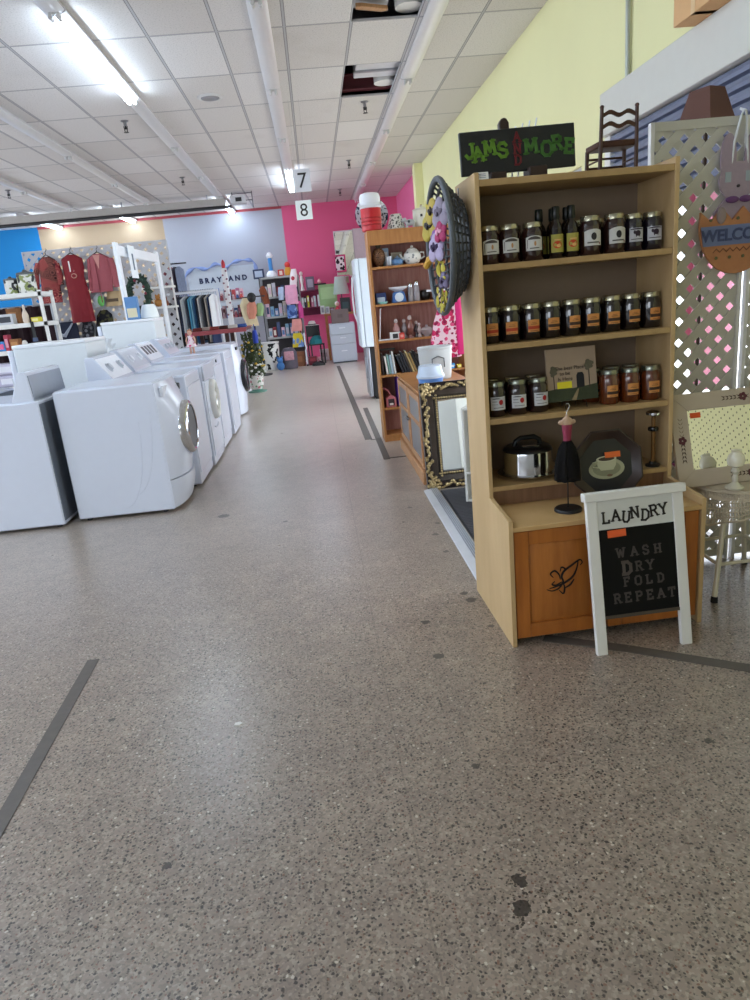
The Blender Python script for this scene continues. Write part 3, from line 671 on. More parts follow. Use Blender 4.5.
# ------------------------------------------------------------------ octagonal plate
o = thing('decorative_plate', 'dark octagonal plate painted with a cream coffee cup, leaning on the shelf', 'plate', S(.476, .175, .505), SRZ)
M = T(0, 0, .0) @ RX(-.20) @ T(0, 0, .145)
def oct_(r): return [(r*cos(R(22.5+45*i)), r*sin(R(22.5+45*i))) for i in range(8)]
p = MB(); rings = [(.157, -.012), (.150, -.014), (.118, .002), (.112, .006)]
vs = []; fs = []
for r, y in rings: vs += [(a, y, b) for a, b in oct_(r)]
for k in range(3):
    for i in range(8): j = (i+1) % 8; fs.append((k*8+i, k*8+j, k*8+8+j, k*8+8+i))
back = [(a, y+.007, b) for r, y in rings for a, b in oct_(r)]
fs += [tuple(i+32 for i in f) for f in fs]; fs += [(i, (i+1) % 8, 32+(i+1) % 8, 32+i) for i in range(8)]
p._add(vs+back, fs, M).build('rim', P('#2E1F1B', .35), o)
MB().cyl((0,.004,0), (0,.012,0), .117, n=40, M=M).build('well', P('#171A22', .3), o)
def disc(mb, cx, cz, rx, rz, y0, y1, n=28, M=None): return mb.prism([(cx+rx*cos(2*pi*i/n), cz+rz*sin(2*pi*i/n)) for i in range(n)], y0, y1, 'y', M)
CRM = P('#9FA084', .5); c = disc(MB(), 0, -.012, .075, .042, .001, .004, M=M).build('painted_saucer', CRM, o)
disc(MB(), 0, -.012, .058, .03, .0, .002, M=M).build('saucer_ring', P('#7E8068', .5), c)
c = MB().prism([(-.042,.028),(.042,.028),(.038,-.0),(.026,-.018),(-.026,-.018),(-.038,0)], -.002, .002, 'y', M).build('painted_cup', P('#B3B497', .5), o)
disc(MB(), 0, .028, .042, .012, -.003, .0, M=M).build('cup_rim', P('#C2C3A8', .5), c); disc(MB(), 0, .028, .034, .008, -.004, -.001, M=M).build('coffee', P('#3A2A20', .4), c)
MB().tube([(-.038,-.002,.018),(-.058,-.002,.016),(-.06,-.002,-.002),(-.036,-.002,-.006)], .004, 6, M=M).build('cup_handle', CRM, c)
disc(MB(), .01, -.04, .012, .005, -.001, .001, M=M).build('painted_spoon', P('#6A5440', .5), o)
MB().bx(-.006, .058, -.006, -.003, .032, .055, M).build('price_sticker', P('#E06A2C', .6), o)
# ------------------------------------------------------------------ little dress stand
o = thing('dress_form_stand', 'miniature dress form in pink bodice and black net skirt on a black stand', 'ornament', S(.284, .13, .503), SRZ)
MB().lathe([(0,.012),(.05,.012),(.054,.008),(.055,0),(0,0)][::-1], n=32).build('base', BLACK, o)
MB().cyl((0,0,.01), (0,0,.30), .0028, n=8).build('pole', BLACK, o)
net = NT('net_skirt'); net.b.inputs['Base Color'].default_value = lin('#0C0A0B'); net.set(.8, 0, .2, Alpha=.9)
MB().loft([(0,0,.125,.048,.040,.12),(0,0,.2,.045,.036,.1),(0,0,.255,.033,.026,.06),(0,0,.285,.016,.013,.0)], 36, nr=9).build('skirt', net.m, o)
MB().loft([(0,0,.28,.017,.013),(0,0,.295,.0145,.011),(0,0,.32,.0175,.014),(0,0,.345,.021,.015),(0,0,.352,.017,.011)], 20).build('bodice', P('#8A2745', .6), o)
h = MB().loft([(0,0,.348,.021,.013),(0,0,.362,.024,.014),(0,0,.372,.016,.011),(0,0,.378,.007,.007),(0,0,.386,.006,.006)], 20)
h.ell((-.023,0,.357), (.012,.009,.009)).ell((.023,0,.357), (.012,.009,.009)); h.build('shoulders', P('#B99A80', .6), o)
MB().tube([(0,0,.384),(.0,0,.398),(.006,0,.408),(.012,0,.418),(.006,0,.429),(-.004,0,.426)], .0018, 6).build('hook', CHROME, o)
# ------------------------------------------------------------------ rod with chrome top
o = thing('plunger_stand', 'brass rod with chrome cap and black collar at the right end of the shelf', 'rod', S(.728, .315, zb), SRZ)
MB().lathe([(0,0),(.03,0),(.03,.008),(.016,.014),(.013,.02),(0,.02)], n=24).build('base', P('#1A1616', .4), o)
MB().cyl((0,0,.018), (0,0,.222), .0085, n=14).build('shaft', P('#7D5A30', .35, .5), o)
MB().lathe([(.009,.15),(.02,.153),(.022,.16),(.02,.168),(.009,.171)], n=20).build('collar', P('#0C0C0E', .2), o)
MB().lathe([(.009,.212),(.018,.218),(.03,.222),(.031,.232),(.02,.238),(0,.24)], n=24).build('cap', CHROME, o)

# ------------------------------------------------------------------ on top of the shelf
o = thing('wooden_sign', 'black wooden board lettered JAMS AND MORE standing on the shelf top', 'sign', S(.20, .36, 1.766), SRZ)
M = T(0, 0, .030) @ RX(-.06) @ RY(-.012)
MB().bx(-.222, .222, 0, .018, 0, .152, M).build('board', P('#14171C', .5), o, .003)
GRN = P('#5F8A24', .6)
h = MB(); [letters(h, c_, x_, z_, .047, .05, .0115, -.003, 0, M, tilt=(a_,), wid=w_) for c_, x_, z_, a_, w_ in (('J',-.200,.06,.05,1.1),('A',-.170,.046,.1,1.1),('M',-.128,.064,.1,1.05),('S',-.073,.054,.08,1.05))]; h.build('lettering', GRN, o)
h = MB(); [letters(h, c_, x_, z_, .047, .05, .0115, -.003, 0, M, tilt=(a_,), wid=w_) for c_, x_, z_, a_, w_ in (('M',.028,.058,.06,1.15),('O',.092,.046,.0,1.15),('R',.136,.062,.05,1.05),('E',.180,.05,-.12,1.05))]; h.build('lettering', P('#3F6F2A', .6), o)
h = MB()
for i, ch in enumerate('AND'): letters(h, ch, -.015, .103-.04*i, .032, .04, .0065, -.003, 0, M, wid=1.05)
h.build('lettering', P('#6B1420', .6), o)
BRW = P('#2E1C16', .5)
MB().bx(-.118, -.058, -.03, .05, 0, .03).build('foot', BRW, o, .004); MB().bx(.03, .10, -.03, .05, 0, .04).build('foot', BRW, o, .004)
MB().prism([(-.06,.02),(-.06,.178),(-.052,.192),(-.04,.196),(-.03,.192),(-.022,.178),(-.022,.02)], .022, .05, 'y', M).build('back_post', BRW, o, .003)
o = thing('price_card', 'small white price card under the left end of the black sign', 'card', S(.034, .281, 1.766), SRZ)
MB().bx(-.024, .024, -.001, .001, 0, .026, RX(-.2)).build('card', PAPER, o); h = MB()
for z in (.006, .012, .018): h.bx(-.018, .014, -.002, -.001, z, z+.0016, RX(-.2))
h.build('printed_text', P('#6A7A9A', .7), o)
o = thing('wire_rack', 'white wire plate rack showing above the middle of the black sign', 'rack', S(.215, .47, 1.766), SRZ)
h = MB().tube([(-.06,0,.003),(.07,0,.003)], .003, 6)
for i in range(6): h.tube([(-.06+i*.024,0,.003),(-.055+i*.026,0,.14),(-.045+i*.028,.0,.19+i*.008)], .0032, 6)
h.build('wires', WHITE_PLASTIC, o)
# doll's ladder-back chair
o = thing('doll_chair', 'small dark brown ladder-back doll chair on the shelf top', 'chair', S(.585, .40, 1.766), SRZ+pi); o.scale = (.92, .92, .88)
CH = wood('#3A221A', '#4C2E22', (8, 8, 3), .4)
for s in (-1, 1):
    MB().cyl((s*.078,.05,0), (s*.074,.062,.25), .0085, .0075, n=10).ell((s*.074,.062,.252), (.009,.009,.008)).build('back_post', CH, o)
    MB().cyl((s*.084,-.075,0), (s*.082,-.07,.105), .0085, n=10).build('leg', CH, o)
    MB().cyl((s*.08,-.07,.05), (s*.078,.05,.05), .004, n=8).build('stretcher', CH, o)
for z in (.222, .178):
    n = 14; top = [(-.076+.152*i/n, z+.012+.007*cos(2*pi*(i/n)*2+pi)) for i in range(n+1)]; bot = [(x, zz-.017) for x, zz in top][::-1]
    MB().prism(top+bot, .055, .062, 'y').build('ladder_slat', CH, o)
MB().bx(-.086, .086, -.082, .056, .098, .124).build('seat', wood('#3E2419', '#553423', (2, 60, 2), .7), o, .006)
for z in (.035, .072): MB().cyl((-.08,-.074,z), (.08,-.074,z), .005, n=8).build('stretcher', CH, o)

# ================================================================== LAUNDRY BOARD
o = thing('chalkboard_easel', 'white framed LAUNDRY chalkboard leaning on the front of the cabinet', 'chalkboard', (1.118, 2.312, 0), .012)
M = RX(-.185); H = .615; hw = .168
for s in (-1, 1):
    MB().bx(s*hw-.021, s*hw+.021, 0, .022, 0, H-.02, M).build('leg', WHITE_PAINT, o, .003)
MB().bx(-.197, .197, -.012, .03, H-.022, H+.012, M).build('top_cap', WHITE_PAINT, o, .004)
MB().bx(-hw+.02, hw-.02, .004, .016, H-.135, H-.02, M).build('header_board', P('#D3D4D0', .55), o)
MB().bx(-hw+.02, hw-.02, .003, .014, .15, H-.133, M).build('blackboard', P('#08080A', .55, spec=.2), o)
MB().bx(-hw+.02, hw-.02, .001, .02, .138, .151, M).build('bottom_rail', P('#4A4036', .6), o)
h = MB(); letters(h, 'LAUNDRY', -.128, H-.106, .040, .0375, .0072, .0015, .004, M, (-.002, .003, -.004, .006, -.006, .004, .006), tilt=(0, .0, -.15, .05, -.1, .1, .12)); h.build('lettering', P('#241F1D', .6), o)
CHK = P('#4A4340', .8)
for t_, xx, zz, hh, pt in (('WASH', -.082, .372, .032, .046), ('RY', -.012, .312, .034, .044), ('FOLD', -.062, .258, .032, .044), ('REPEAT', -.105, .196, .034, .043)):
    h = MB(); letters(h, t_, xx, zz, hh, pt, .0068, .0015, .0035, M, tilt=[.04]*8); h.build('lettering', CHK, o)
h = MB(); letters(h, 'D', -.064, .304, .046, .05, .012, .0015, .0035, M); h.build('lettering', P('#5A504A', .8), o)
MB().bx(-.10, -.03, -.002, .0035, H-.162, H-.135, M @ RY(-.03)).build('price_sticker', P('#E5602A', .6), o)

# ================================================================== STOOL, MIRROR
st = thing('metal_stool', 'cream metal stool with black rubber feet beside the cabinet', 'stool', (1.745, 2.80, 0))
CM = P('#CFC8B4', .35, .1)
MB().lathe([(0,.445),(.16,.445),(.172,.452),(.172,.47),(.16,.476),(0,.476)], n=36).build('seat', CM, st)
for a in (45, 135, 225, 315):
    p0 = (.13*cos(R(a)), .13*sin(R(a)), .45); p1 = (.245*cos(R(a)), .245*sin(R(a)), .025)
    l = MB().cyl(p1, p0, .011, .011, 12).build('leg', CM, st)
    MB().cyl((p1[0]*1.01, p1[1]*1.01, 0), p1, .015, .014, 12).build('rubber_foot', P('#101010', .8), l)
def ringpts(r, z, n=36): return [(r*cos(2*pi*i/n), r*sin(2*pi*i/n), z) for i in range(n)]
for z in (.16,):
    for i in range(4):
        a, b = R(45+90*i), R(135+90*i); r = .207
        MB().cyl((r*cos(a), r*sin(a), z), (r*cos(b), r*sin(b), z), .008, n=10).build('footrest', CM, st)
cv = thing('crochet_cover', 'cream crochet doily draped over the metal stool seat', 'doily', (1.745, 2.80, .477))
CRO = P('#C4B8A4', .9)
n = 72
def rip(a): return 1+.05*cos(6*a+.6)+.02*cos(11*a)
top = MB(); rows_ = []
for r, z in ((.0,.008), (.06,.009), (.12,.008), (.17,.004), (.192,-.035)): rows_.append([(r*cos(2*pi*i/n), r*sin(2*pi*i/n), z+.0015*cos(24*pi*i/n)) for i in range(n)])
vs = sum(rows_, []); fs = []
for k in range(4):
    for i in range(n): j = (i+1) % n; fs.append((k*n+i, k*n+j, k*n+n+j, k*n+n+i))
top._add(vs, fs).build('top_panel', CRO, cv)
sk = MB(); depth = lambda a: .10+.035*cos(3*a+1.2)+.012*cos(7*a)
P_ = lambda a, k: ((.18+.03*k*rip(a)+.012*k*cos(9*a))*cos(a), (.18+.03*k*rip(a)+.012*k*cos(9*a))*sin(a), -.006-depth(a)*k)
for i in range(110):
    a = 2*pi*i/110; sk.tube([P_(a+.028*(j % 2), j/6) for j in range(7)], .0036, 4)
for j in range(0, 7): sk.tube([P_(2*pi*i/96, j/6) for i in range(96)], .0032 if j < 6 else .005, 4, closed=True)
sk.build('net_border', CRO, cv)
# framed mirror standing on the stool
o = thing('wall_mirror', 'cream wooden framed mirror with painted vines leaning on the stool', 'mirror', (1.79, 2.745, .49), 0)
M = RX(-.30); fw = .072; a, b = .325, .40
CRF = P('#BDB0A0', .6, var=.06)
MB().prism([(-a,0),(a,0),(a-fw,fw),(-a+fw,fw)], 0, .02, 'y', M).build('frame_rail', CRF, o, .002); MB().prism([(-a,b),(a,b),(a-fw,b-fw),(-a+fw,b-fw)], 0, .02, 'y', M).build('frame_rail', CRF, o, .002)
for s in (-1, 1): MB().prism([(s*a,0),(s*a,b),(s*(a-fw),b-fw),(s*(a-fw),fw)], 0, .02, 'y', M).build('frame_stile', CRF, o, .002)
mg = NT('mirror_glass'); mg.b.inputs['Base Color'].default_value = (.92,.94,.92,1); mg.set(.01, 1); MIRROR = mg.m
MB().bx(-a+fw, a-fw, .008, .012, fw, b-fw, M).build('mirror_glass', MIRROR, o)
MB().bx(-a+fw+.015, -a+fw+.06, .006, .0078, b-fw-.035, b-fw-.012, M).build('price_sticker', P('#E0561E', .6), o)
h = MB(); VN = P('#4C3A32', .7)
def vine(mb, cx, cz, ax, L=.085):
    for i in range(-5, 6):
        for s in (-1, 1):
            t = i/5*L; q = [(t, 0), (t+.012*(-1 if i < 0 else 1), s*.010), (t+.004, s*.006)]
            q = [(cx+p[0], cz+p[1]) if ax == 'x' else (cx+p[1], cz+p[0]) for p in q]; mb.prism(q, -.0012, .0, 'y', M)
vine(h, 0, fw*.5, 'x'); vine(h, 0, b-fw*.5, 'x'); vine(h, -a+fw*.5, b/2, 'z'); vine(h, a-fw*.5, b/2, 'z'); h.build('painted_vine', VN, o)
h = MB()
for cx, cz in ((0, fw*.5), (0, b-fw*.5), (-a+fw*.5, b/2), (a-fw*.5, b/2)):
    for i in range(5): disc(h, cx+.011*cos(R(72*i)), cz+.011*sin(R(72*i)), .008, .008, -.0016, -.0, 10, M)
h.build('painted_flower', P('#5A2A34', .7), o)
o = thing('candle_lamp', 'pearly white ornate candle lamp on the stool before the mirror', 'lamp', (1.665, 2.675, .487))
PRL = P('#DDDACB', .25, .2)
MB().lathe([(0,0),(.036,0),(.038,.008),(.022,.018),(.010,.03),(.014,.045),(.009,.06),(.018,.075),(.01,.09),(0,.09)], n=24).build('base', PRL, o)
MB().lathe([(.01,.09),(.03,.10),(.036,.12),(.03,.142),(.018,.155),(.02,.165),(0,.165)], n=24).build('globe', P('#E9E4CF', .15, Coat_Weight=.5), o)

# ================================================================== LATTICE SCREEN, BUNNY, THINGS BEHIND
LAT = P('#BBB9B0', .6, var=.05)
for i, (x0, x1, nm) in enumerate(((1.46, 1.885, 'left'), (1.905, 2.32, 'right'))):
    o = thing('lattice_panel', 'grey garden lattice panel behind the mirror stool, '+nm+' one of two', 'lattice', (x0, 3.07, 0))
    w_, h_ = x1-x0, 1.97
    g = MB(); lattice(g, w_-.02, h_-.07, .0655, .037, .006, -.006); ob = g.build('lattice_slats', LAT, o); ob.location = (.01, 0, .05)
    for x in (0, w_-.016): MB().bx(x, x+.016, -.012, .014, 0, h_).build('stile', P('#D6D6D6', .5), o)
    for z in (.0, h_-.035): MB().bx(.016, w_-.016, -.011, .013, z+.02 if z == 0 else z, z+(.055 if z == 0 else .035)).build('rail', LAT, o)
b = at(740, 172, 3.03)
o = thing('bunny_sign', 'wooden bunny in an orange egg reading WELCOME hung on the lattice', 'sign', (b.x, 3.040, b.z))
# local: nose height about z = -.055
EG = P('#AE7650', .6, var=.1, scale=40); BN = P('#9A8A9A', .6, var=.12, scale=60)
eg = [(-.165, -.145)]+[(-.165+.047*(i+1), -.145+(-.04 if i % 2 == 0 else .012)) for i in range(6)]+[(.165, -.145)]
eg += [(.168*cos(R(-t)), -.20-.205*sin(R(t))) for t in range(0, 181, 10)]
bu = [(.0, .0+.05)]
def ellp(cx, cz, rx, rz, a0, a1, k=10, rot=0): return [(cx+rx*cos(R(a0+(a1-a0)*i/k)), cz+rz*sin(R(a0+(a1-a0)*i/k))) for i in range(k+1)]
body = ellp(.06, .06, .034, .095, -20, 190, 10) + ellp(-.045, .06, .034, .095, -10, 200, 10) + ellp(0, -.03, .082, .075, 150, 235, 6) + [(-.10,-.15),(-.10,-.30),(.10,-.30),(.10,-.15)] + ellp(0, -.03, .082, .075, -55, 30, 6)
MB().prism(body, .0, .010, 'y').build('bunny_board', BN, o)
e = MB().prism(eg, -.012, -.0005, 'y').build('egg_board', EG, o)
MB().prism([(-.163,-.205),(.163,-.205),(.150,-.285),(-.150,-.285)], -.015, -.012, 'y').build('band', P('#66739C', .6), o)
font_text('lettering', 'WELCOME', .066, P('#39446E', .6), o, T(0, -.0165, -.246), .002, .002)
for s in (-1, 1):
    MB().bx(s*.045-.013, s*.045+.013, -.002, 0, -.035, .005).build('eye', P('#98A4B0', .5), o)
    MB().ell((s*.03, -.014, -.105), (.03, .006, .014)).build('bow_loop', P('#5C2F6A', .5), o)
    MB().ell((s*.075, -.014, -.165), (.022, .008, .034)).build('paw', P('#8C7C7E', .6), o)
MB().ell((0, -.003, -.052), (.008, .004, .006)).build('nose', P('#2E2630', .5), o)
h = MB()
for i in range(5): disc(h, -.12+.06*i, -.172 if i % 2 else -.18, .007, .007, -.0145, -.012, 10)
for i in range(4): disc(h, -.09+.06*i, -.335, .007, .007, -.0145, -.012, 10)
h.build('painted_dot', P('#5A5A3C', .6), o)
h = MB()
for i in range(7): 
    x = -.105+.03*i; p = [(x, -.31), (x+.015, -.295), (x+.03, -.31), (x+.03, -.314), (x+.015, -.299), (x, -.314)]; h.prism(p, -.0145, -.012, 'y')
h.build('painted_zigzag', P('#6B3E2C', .6), o)
MB().tube([(-.03,.005,.03),(-.025,-.0,.12),(.0,.0,.215),(.008,.0,1.985-b.z),(.012,.03,1.998-b.z),(.018,.0,1.985-b.z),(.025,0,.2),(.03,0,.12),(.04,.005,.03)], .005, 8).build('hanging_cord', P('#D6DADF', .5), o)
# brown lampshade on a floor lamp behind the lattice
x, z, w_, h_ = span(688, 90, 728, 114, 3.35)
o = thing('floor_lamp', 'brown square lampshade rising behind the top of the grey lattice', 'lamp', (x, 3.36, 0), 1.2)
MB().loft([(0,0,z-.03,.122,.122),(0,0,z+h_,.072,.072)], 4, cap=False).build('lamp_shade', P('#5A3A30', .8), o, smooth=10)
MB().cyl((0,0,.02), (0,0,z+h_*.7), .010, n=12).build('pole', P('#3A2A22', .4, .4), o); MB().lathe([(0,0),(.13,0),(.13,.012),(.03,.03),(.012,.05),(0,.05)], n=28).build('base', P('#3A2A22', .4, .4), o)
# things standing behind the lattice, glimpsed through it
o = thing('clothes_stand', 'white stand with pink blanket behind the grey lattice', 'stand', (2.0, 3.62, 0), .2)
MB().tube([(-.25,0,.02),(-.25,0,1.75),(.25,0,1.75),(.25,0,.02)], .014, 8).build('stand_frame', WHITE_PLASTIC, o)
for s in (-1, 1): MB().tube([(s*.25,-.18,.015),(s*.25,.18,.015)], .014, 8).build('foot', WHITE_PLASTIC, o)
q = thing('pink_blanket', 'pink blanket hanging over the white stand behind the lattice', 'blanket', (2.0, 3.62, 0), .2)
MB().prism([(-.03,.75),(-.03,1.772),(-.02,1.787),(.02,1.787),(.03,1.772),(.03,1.0),(.022,1.0),(.022,1.77),(-.022,1.77),(-.022,.75)], -.06, .20, 'x').build('blanket', P('#E89AB4', .9), q, .003)
o = thing('storage_tote', 'dark plum plastic tote standing on the floor behind the lattice', 'tote', (2.02, 3.95, 0))
MB().loft([(0,0,0,.2,.15),(0,0,.3,.24,.18)], 4).build('tub', P('#5A2238', .4), o, smooth=10); MB().bx(-.18,.18,-.14,.14,.3,.325).build('lid', P('#2A1A26', .4), o, .006)

# ================================================================== ROUND FLOWER BASKET ON THE SHELF SIDE
B = thing('hanging_flower_basket', 'round dark grey woven basket with pansies on the left side of the jam shelf', 'basket', (.617, 2.93, 1.555), SRZ)
# axis along -x: local x = -depth
WV = P('#34383C', .55, var=.2, scale=60)
def cpt(t, r, d): return (-d, r*cos(t), r*1.04*sin(t))
h = MB(); N = 40
for k in range(5):
    d = .006+.075*k/4; r = .165+.075*k/4
    h.tube([cpt(2*pi*i/64, r+.0035*(-1)**(i+k), d) for i in range(64)], .0066, 5, closed=True)
for i in range(N):
    t = 2*pi*i/N; h.tube([cpt(t, .16, .004), cpt(t, .20, .043), cpt(t, .242, .083)], .0045, 5)
h.build('woven_wall', WV, B)
h = MB().tube([cpt(2*pi*i/64, .243, .086) for i in range(64)], .0125, 8, closed=True); h.build('woven_rim', P('#4A4F54', .5, var=.2, scale=60), B)
h = MB()
for i in range(-6, 7):
    c = i*.026; L = sqrt(max(.165**2-c*c, 0)); h.box((-.004, c, 0), (.004, .017, 2*L*1.02)); h.box((-.009, 0, c), (.004, 2*L*1.0, .017))
h.build('woven_back', WV, B)
def pansy(ty, tz, d, s, c1, c2, nm):
    f = MB()
    for a, k in ((90, 1.1), (150, 1.0), (30, 1.0), (215, 1.05), (325, 1.05)):
        Mx = T(-d, ty, tz) @ RZ(.35) @ RX(R(a)) @ T(-.004 if k > 1 else 0, s*.6, 0) @ RX(-0)
        f.ell((0,0,0), (.009, s*.62*k, s*.55*k), 12, 6, Mx)
    o = f.build('pansy_flower', P(c1, .7, var=.2, scale=40), B)
    g = MB()
    for a in (90, 150, 30): g.ell((0,0,0), (.006, s*.3, s*.22), 10, 6, T(-d-.01, ty, tz) @ RZ(.35) @ RX(R(a)) @ T(0, s*.35, 0))
    g.ell((-d-.016, ty, tz), (.006,.009,.009), 8, 6); g.build('flower_eye', P(c2, .7), o)
pansy(.075, .085, .104, .056, '#A8963A', '#1E1214', 0); pansy(.03, .135, .098, .045, '#B09A44', '#2A1A14', 0); pansy(-.06, .12, .088, .05, '#8F8698', '#6A6072', 0); pansy(-.065, .05, .092, .036, '#A02A5C', '#D8A0B4', 0)
pansy(.0, -.005, .10, .05, '#A79AB8', '#2A1440', 0); pansy(.03, .03, .095, .034, '#7A4F8E', '#1E1230', 0); pansy(-.02, -.13, .08, .03, '#6E6480', '#3A2A4A', 0)
def leaf(mb, p, ax, L, wd):
    mb.ell((0,0,0), (wd*.18, wd, L), 8, 6, T(*p) @ RX(ax) @ RZ(random.uniform(-.8,.8)))
h = MB(); random.seed(3)
for i in range(34):
    t = random.uniform(0, 1); leaf(h, (-.075-random.uniform(0,.035), .06-.10*t+random.uniform(-.04,.04), .06-.31*t), random.uniform(-2, 2), random.uniform(.016,.03), random.uniform(.008,.014))
for i in range(9): leaf(h, (-.09-random.uniform(0,.02), .09+random.uniform(0,.14), .14+random.uniform(-.04,.06)), random.uniform(-2,2), .02, .009)
h.tube([(-.08,.02,.15),(-.09,.05,.0),(-.085,.03,-.12),(-.08,-.02,-.25)], .004, 6); h.tube([(-.09,.03,.14),(-.10,.12,.15),(-.09,.2,.17)], .003, 6); h.build('leaves', P('#B4A636', .7, var=.35, scale=50), B)
MB().tube([(-.09,.06,-.02),(-.115,.10,-.04),(-.12,.14,-.06),(-.11,.17,-.05)], [.012,.016,.014,.006], 8).build('ribbon', P('#C8982C', .6), B)
h = MB().tube([(-.002,0,.16),(.0,.0,.20),(.0,0,.215)], .003, 6); h.build('hanging_wire', GREY_METAL, B)
# ================================================================== WASHERS AND DRYERS
ENAM = WHITE_ENAMEL; SEAM = P('#8E96A6', .5)
def cab(o, D, w, H, ridge=False):
    b = MB().bx(0, D, -w/2, w/2, .02, H); c = b.build('cabinet', ENAM, o, .012, seg=3)
    for x in (.06, D-.08):
        for s in (-1, 1): MB().cyl((x, s*(w/2-.05), 0), (x, s*(w/2-.05), .025), .02, n=10).build('foot', P('#2B2B2E', .6), o)
    if ridge:
        r = MB()
        for off in (0, .09): r.tube([(D-.06-off-.20*(1-cos(a*pi/2/14))*1.0, -w/2-.0005, .78-off-.62*sin(a*pi/2/14)) for a in range(15)][::-1], .0022, 6)
        r.build('pressed_ridge', ENAM, o)
    return c
def console(o, w, H, d=.2, h=.21, face='#E3E6EE', lean=.05, x0=.0):
    poly = [(x0, H-.004), (x0, H+h-.01), (x0+.012, H+h), (x0+lean+.01, H+h), (x0+lean+.02, H+h-.006), (x0+d, H+.02), (x0+d, H-.004)]
    c = MB().prism(poly, -w/2+.015, w/2-.015, 'y').build('console', ENAM, o, .004)
    a = Vector((x0+lean+.02, H+h-.006)); b = Vector((x0+d, H+.02)); nrm = Vector((h-.026, d-lean-.02)).normalized()
    q = [a.lerp(b, .06)+nrm*.001, a.lerp(b, .94)+nrm*.001, a.lerp(b, .94)-nrm*.004, a.lerp(b, .06)-nrm*.004]
    f = MB().prism([tuple(p) for p in q], -w/2+.03, w/2-.03, 'y').build('control_panel', P(face, .35), c)
    ang = atan2(nrm.y, nrm.x)
    return lambda k, y: (T(a.lerp(b, k).x+nrm.x*.001, y, a.lerp(b, k).y+nrm.y*.001) @ RY(pi/2-ang), c)
def knob(Mc, r=.03, col='#C9CDD6'):
    M, c = Mc; MB().lathe([(r*1.25,0),(r*1.25,.004),(r,.006),(r*.9,.024),(0,.026)], n=20, M=M).build('knob', P(col, .3), c)
def deck(o, D, w, H, x0):  # lid line and slight pan on top
    MB().bx(x0, D-.015, -w/2+.012, w/2-.012, H-.002, H+.006).build('top_deck', ENAM, o, .004)
def curved_panel(o, name, D, w, z0, z1, bul, mat, n=18, m=8, shape=lambda k: 1):
    b = MB(); vs = []; fs = []
    for i in range(m+1):
        k = i/m; z = z0+(z1-z0)*k
        for j in range(n+1):
            y = -w/2+w*j/n; vs.append((D+bul*(1-abs(2*y/w)**2.4)*shape(k)+.002, y, z))
    for i in range(m):
        for j in range(n): fs.append((i*(n+1)+j, i*(n+1)+j+1, (i+1)*(n+1)+j+1, (i+1)*(n+1)+j))
    N = len(vs); vs += [(D-.02, y, z) for x, y, z in vs]; fs += [tuple(a+N for a in f) for f in fs[::-1]]
    ring = [j for j in range(n+1)] + [i*(n+1)+n for i in range(1, m+1)] + [m*(n+1)+j for j in range(n-1, -1, -1)] + [i*(n+1) for i in range(m-1, 0, -1)]
    for a, c in zip(ring, ring[1:]+ring[:1]): fs.append((a, c, c+N, a+N))
    return b._add(vs, fs).build(name, mat, o)
def porthole(o, x, y, z, r, ringm, gl='#161A20', inner=None, sq=1.0):
    M = T(x, y, z) @ RY(pi/2) @ Matrix.Diagonal((1, sq, 1, 1))
    d = MB().lathe([(r*.70,-.02),(r,-.02),(r*1.0,.02),(r*.94,.042),(r*.86,.05),(r*.78,.04),(r*.72,.01)], n=44, M=M).build('door', ringm, o)
    MB().lathe([(r*.74,.012),(r*.66,.03),(r*.45,.02),(r*.2,.006),(0,.0)], n=40, M=M).build('door_glass', P(gl, .06, spec=.8, Coat_Weight=.5), d)
    if inner: MB().lathe([(r*.8,.041),(r*.8,.047),(r*.71,.032),(r*.70,.02)], n=44, M=M).build('door_gasket', P(inner, .4), d)
    return d
def put(o, x, y, rz=0): o.location = (x, y, 0); o.rotation_euler = (0, 0, rz)
G = 'used washers and dryers'
# nearest front loader
o = thing('front_load_washer', 'white front-loading washer with chrome round door, nearest of the aisle row', 'washing machine', group=G); D, w, H = .70, .685, .955
cab(o, D, w, H, True); deck(o, D, w, H, .01)
sh_ = lambda k: .62+.38*sin(min(1, k*1.6+.15)*pi/2) if k < .55 else 1-.75*((k-.55)/.45)**2
curved_panel(o, 'front_panel', D, w-.006, .245, H-.004, .135, ENAM, shape=sh_)
curved_panel(o, 'toe_panel', D, w-.006, .03, .238, .135, ENAM, shape=lambda k: .45+.55*sin(k*pi/2)*.66)
porthole(o, D+.118, 0, .575, .205, CHROME, inner='#3E4146')
MB().lathe([(.034,0),(.034,.004),(.026,.006),(.024,.028),(0,.03)], n=20, M=T(D+.052, .17, .87) @ RY(pi/2)).build('knob', P('#3A3D44', .3), o)
MB().bx(D+.025, D+.052, -.30, -.10, .845, .915).build('dispenser_drawer', P('#DDE2EC', .25), o, .006); MB().bx(D+.035, D+.056, -.03, .08, .86, .89).build('display', P('#3B424E', .2), o, .003)
put(o, -1.885, 5.395)
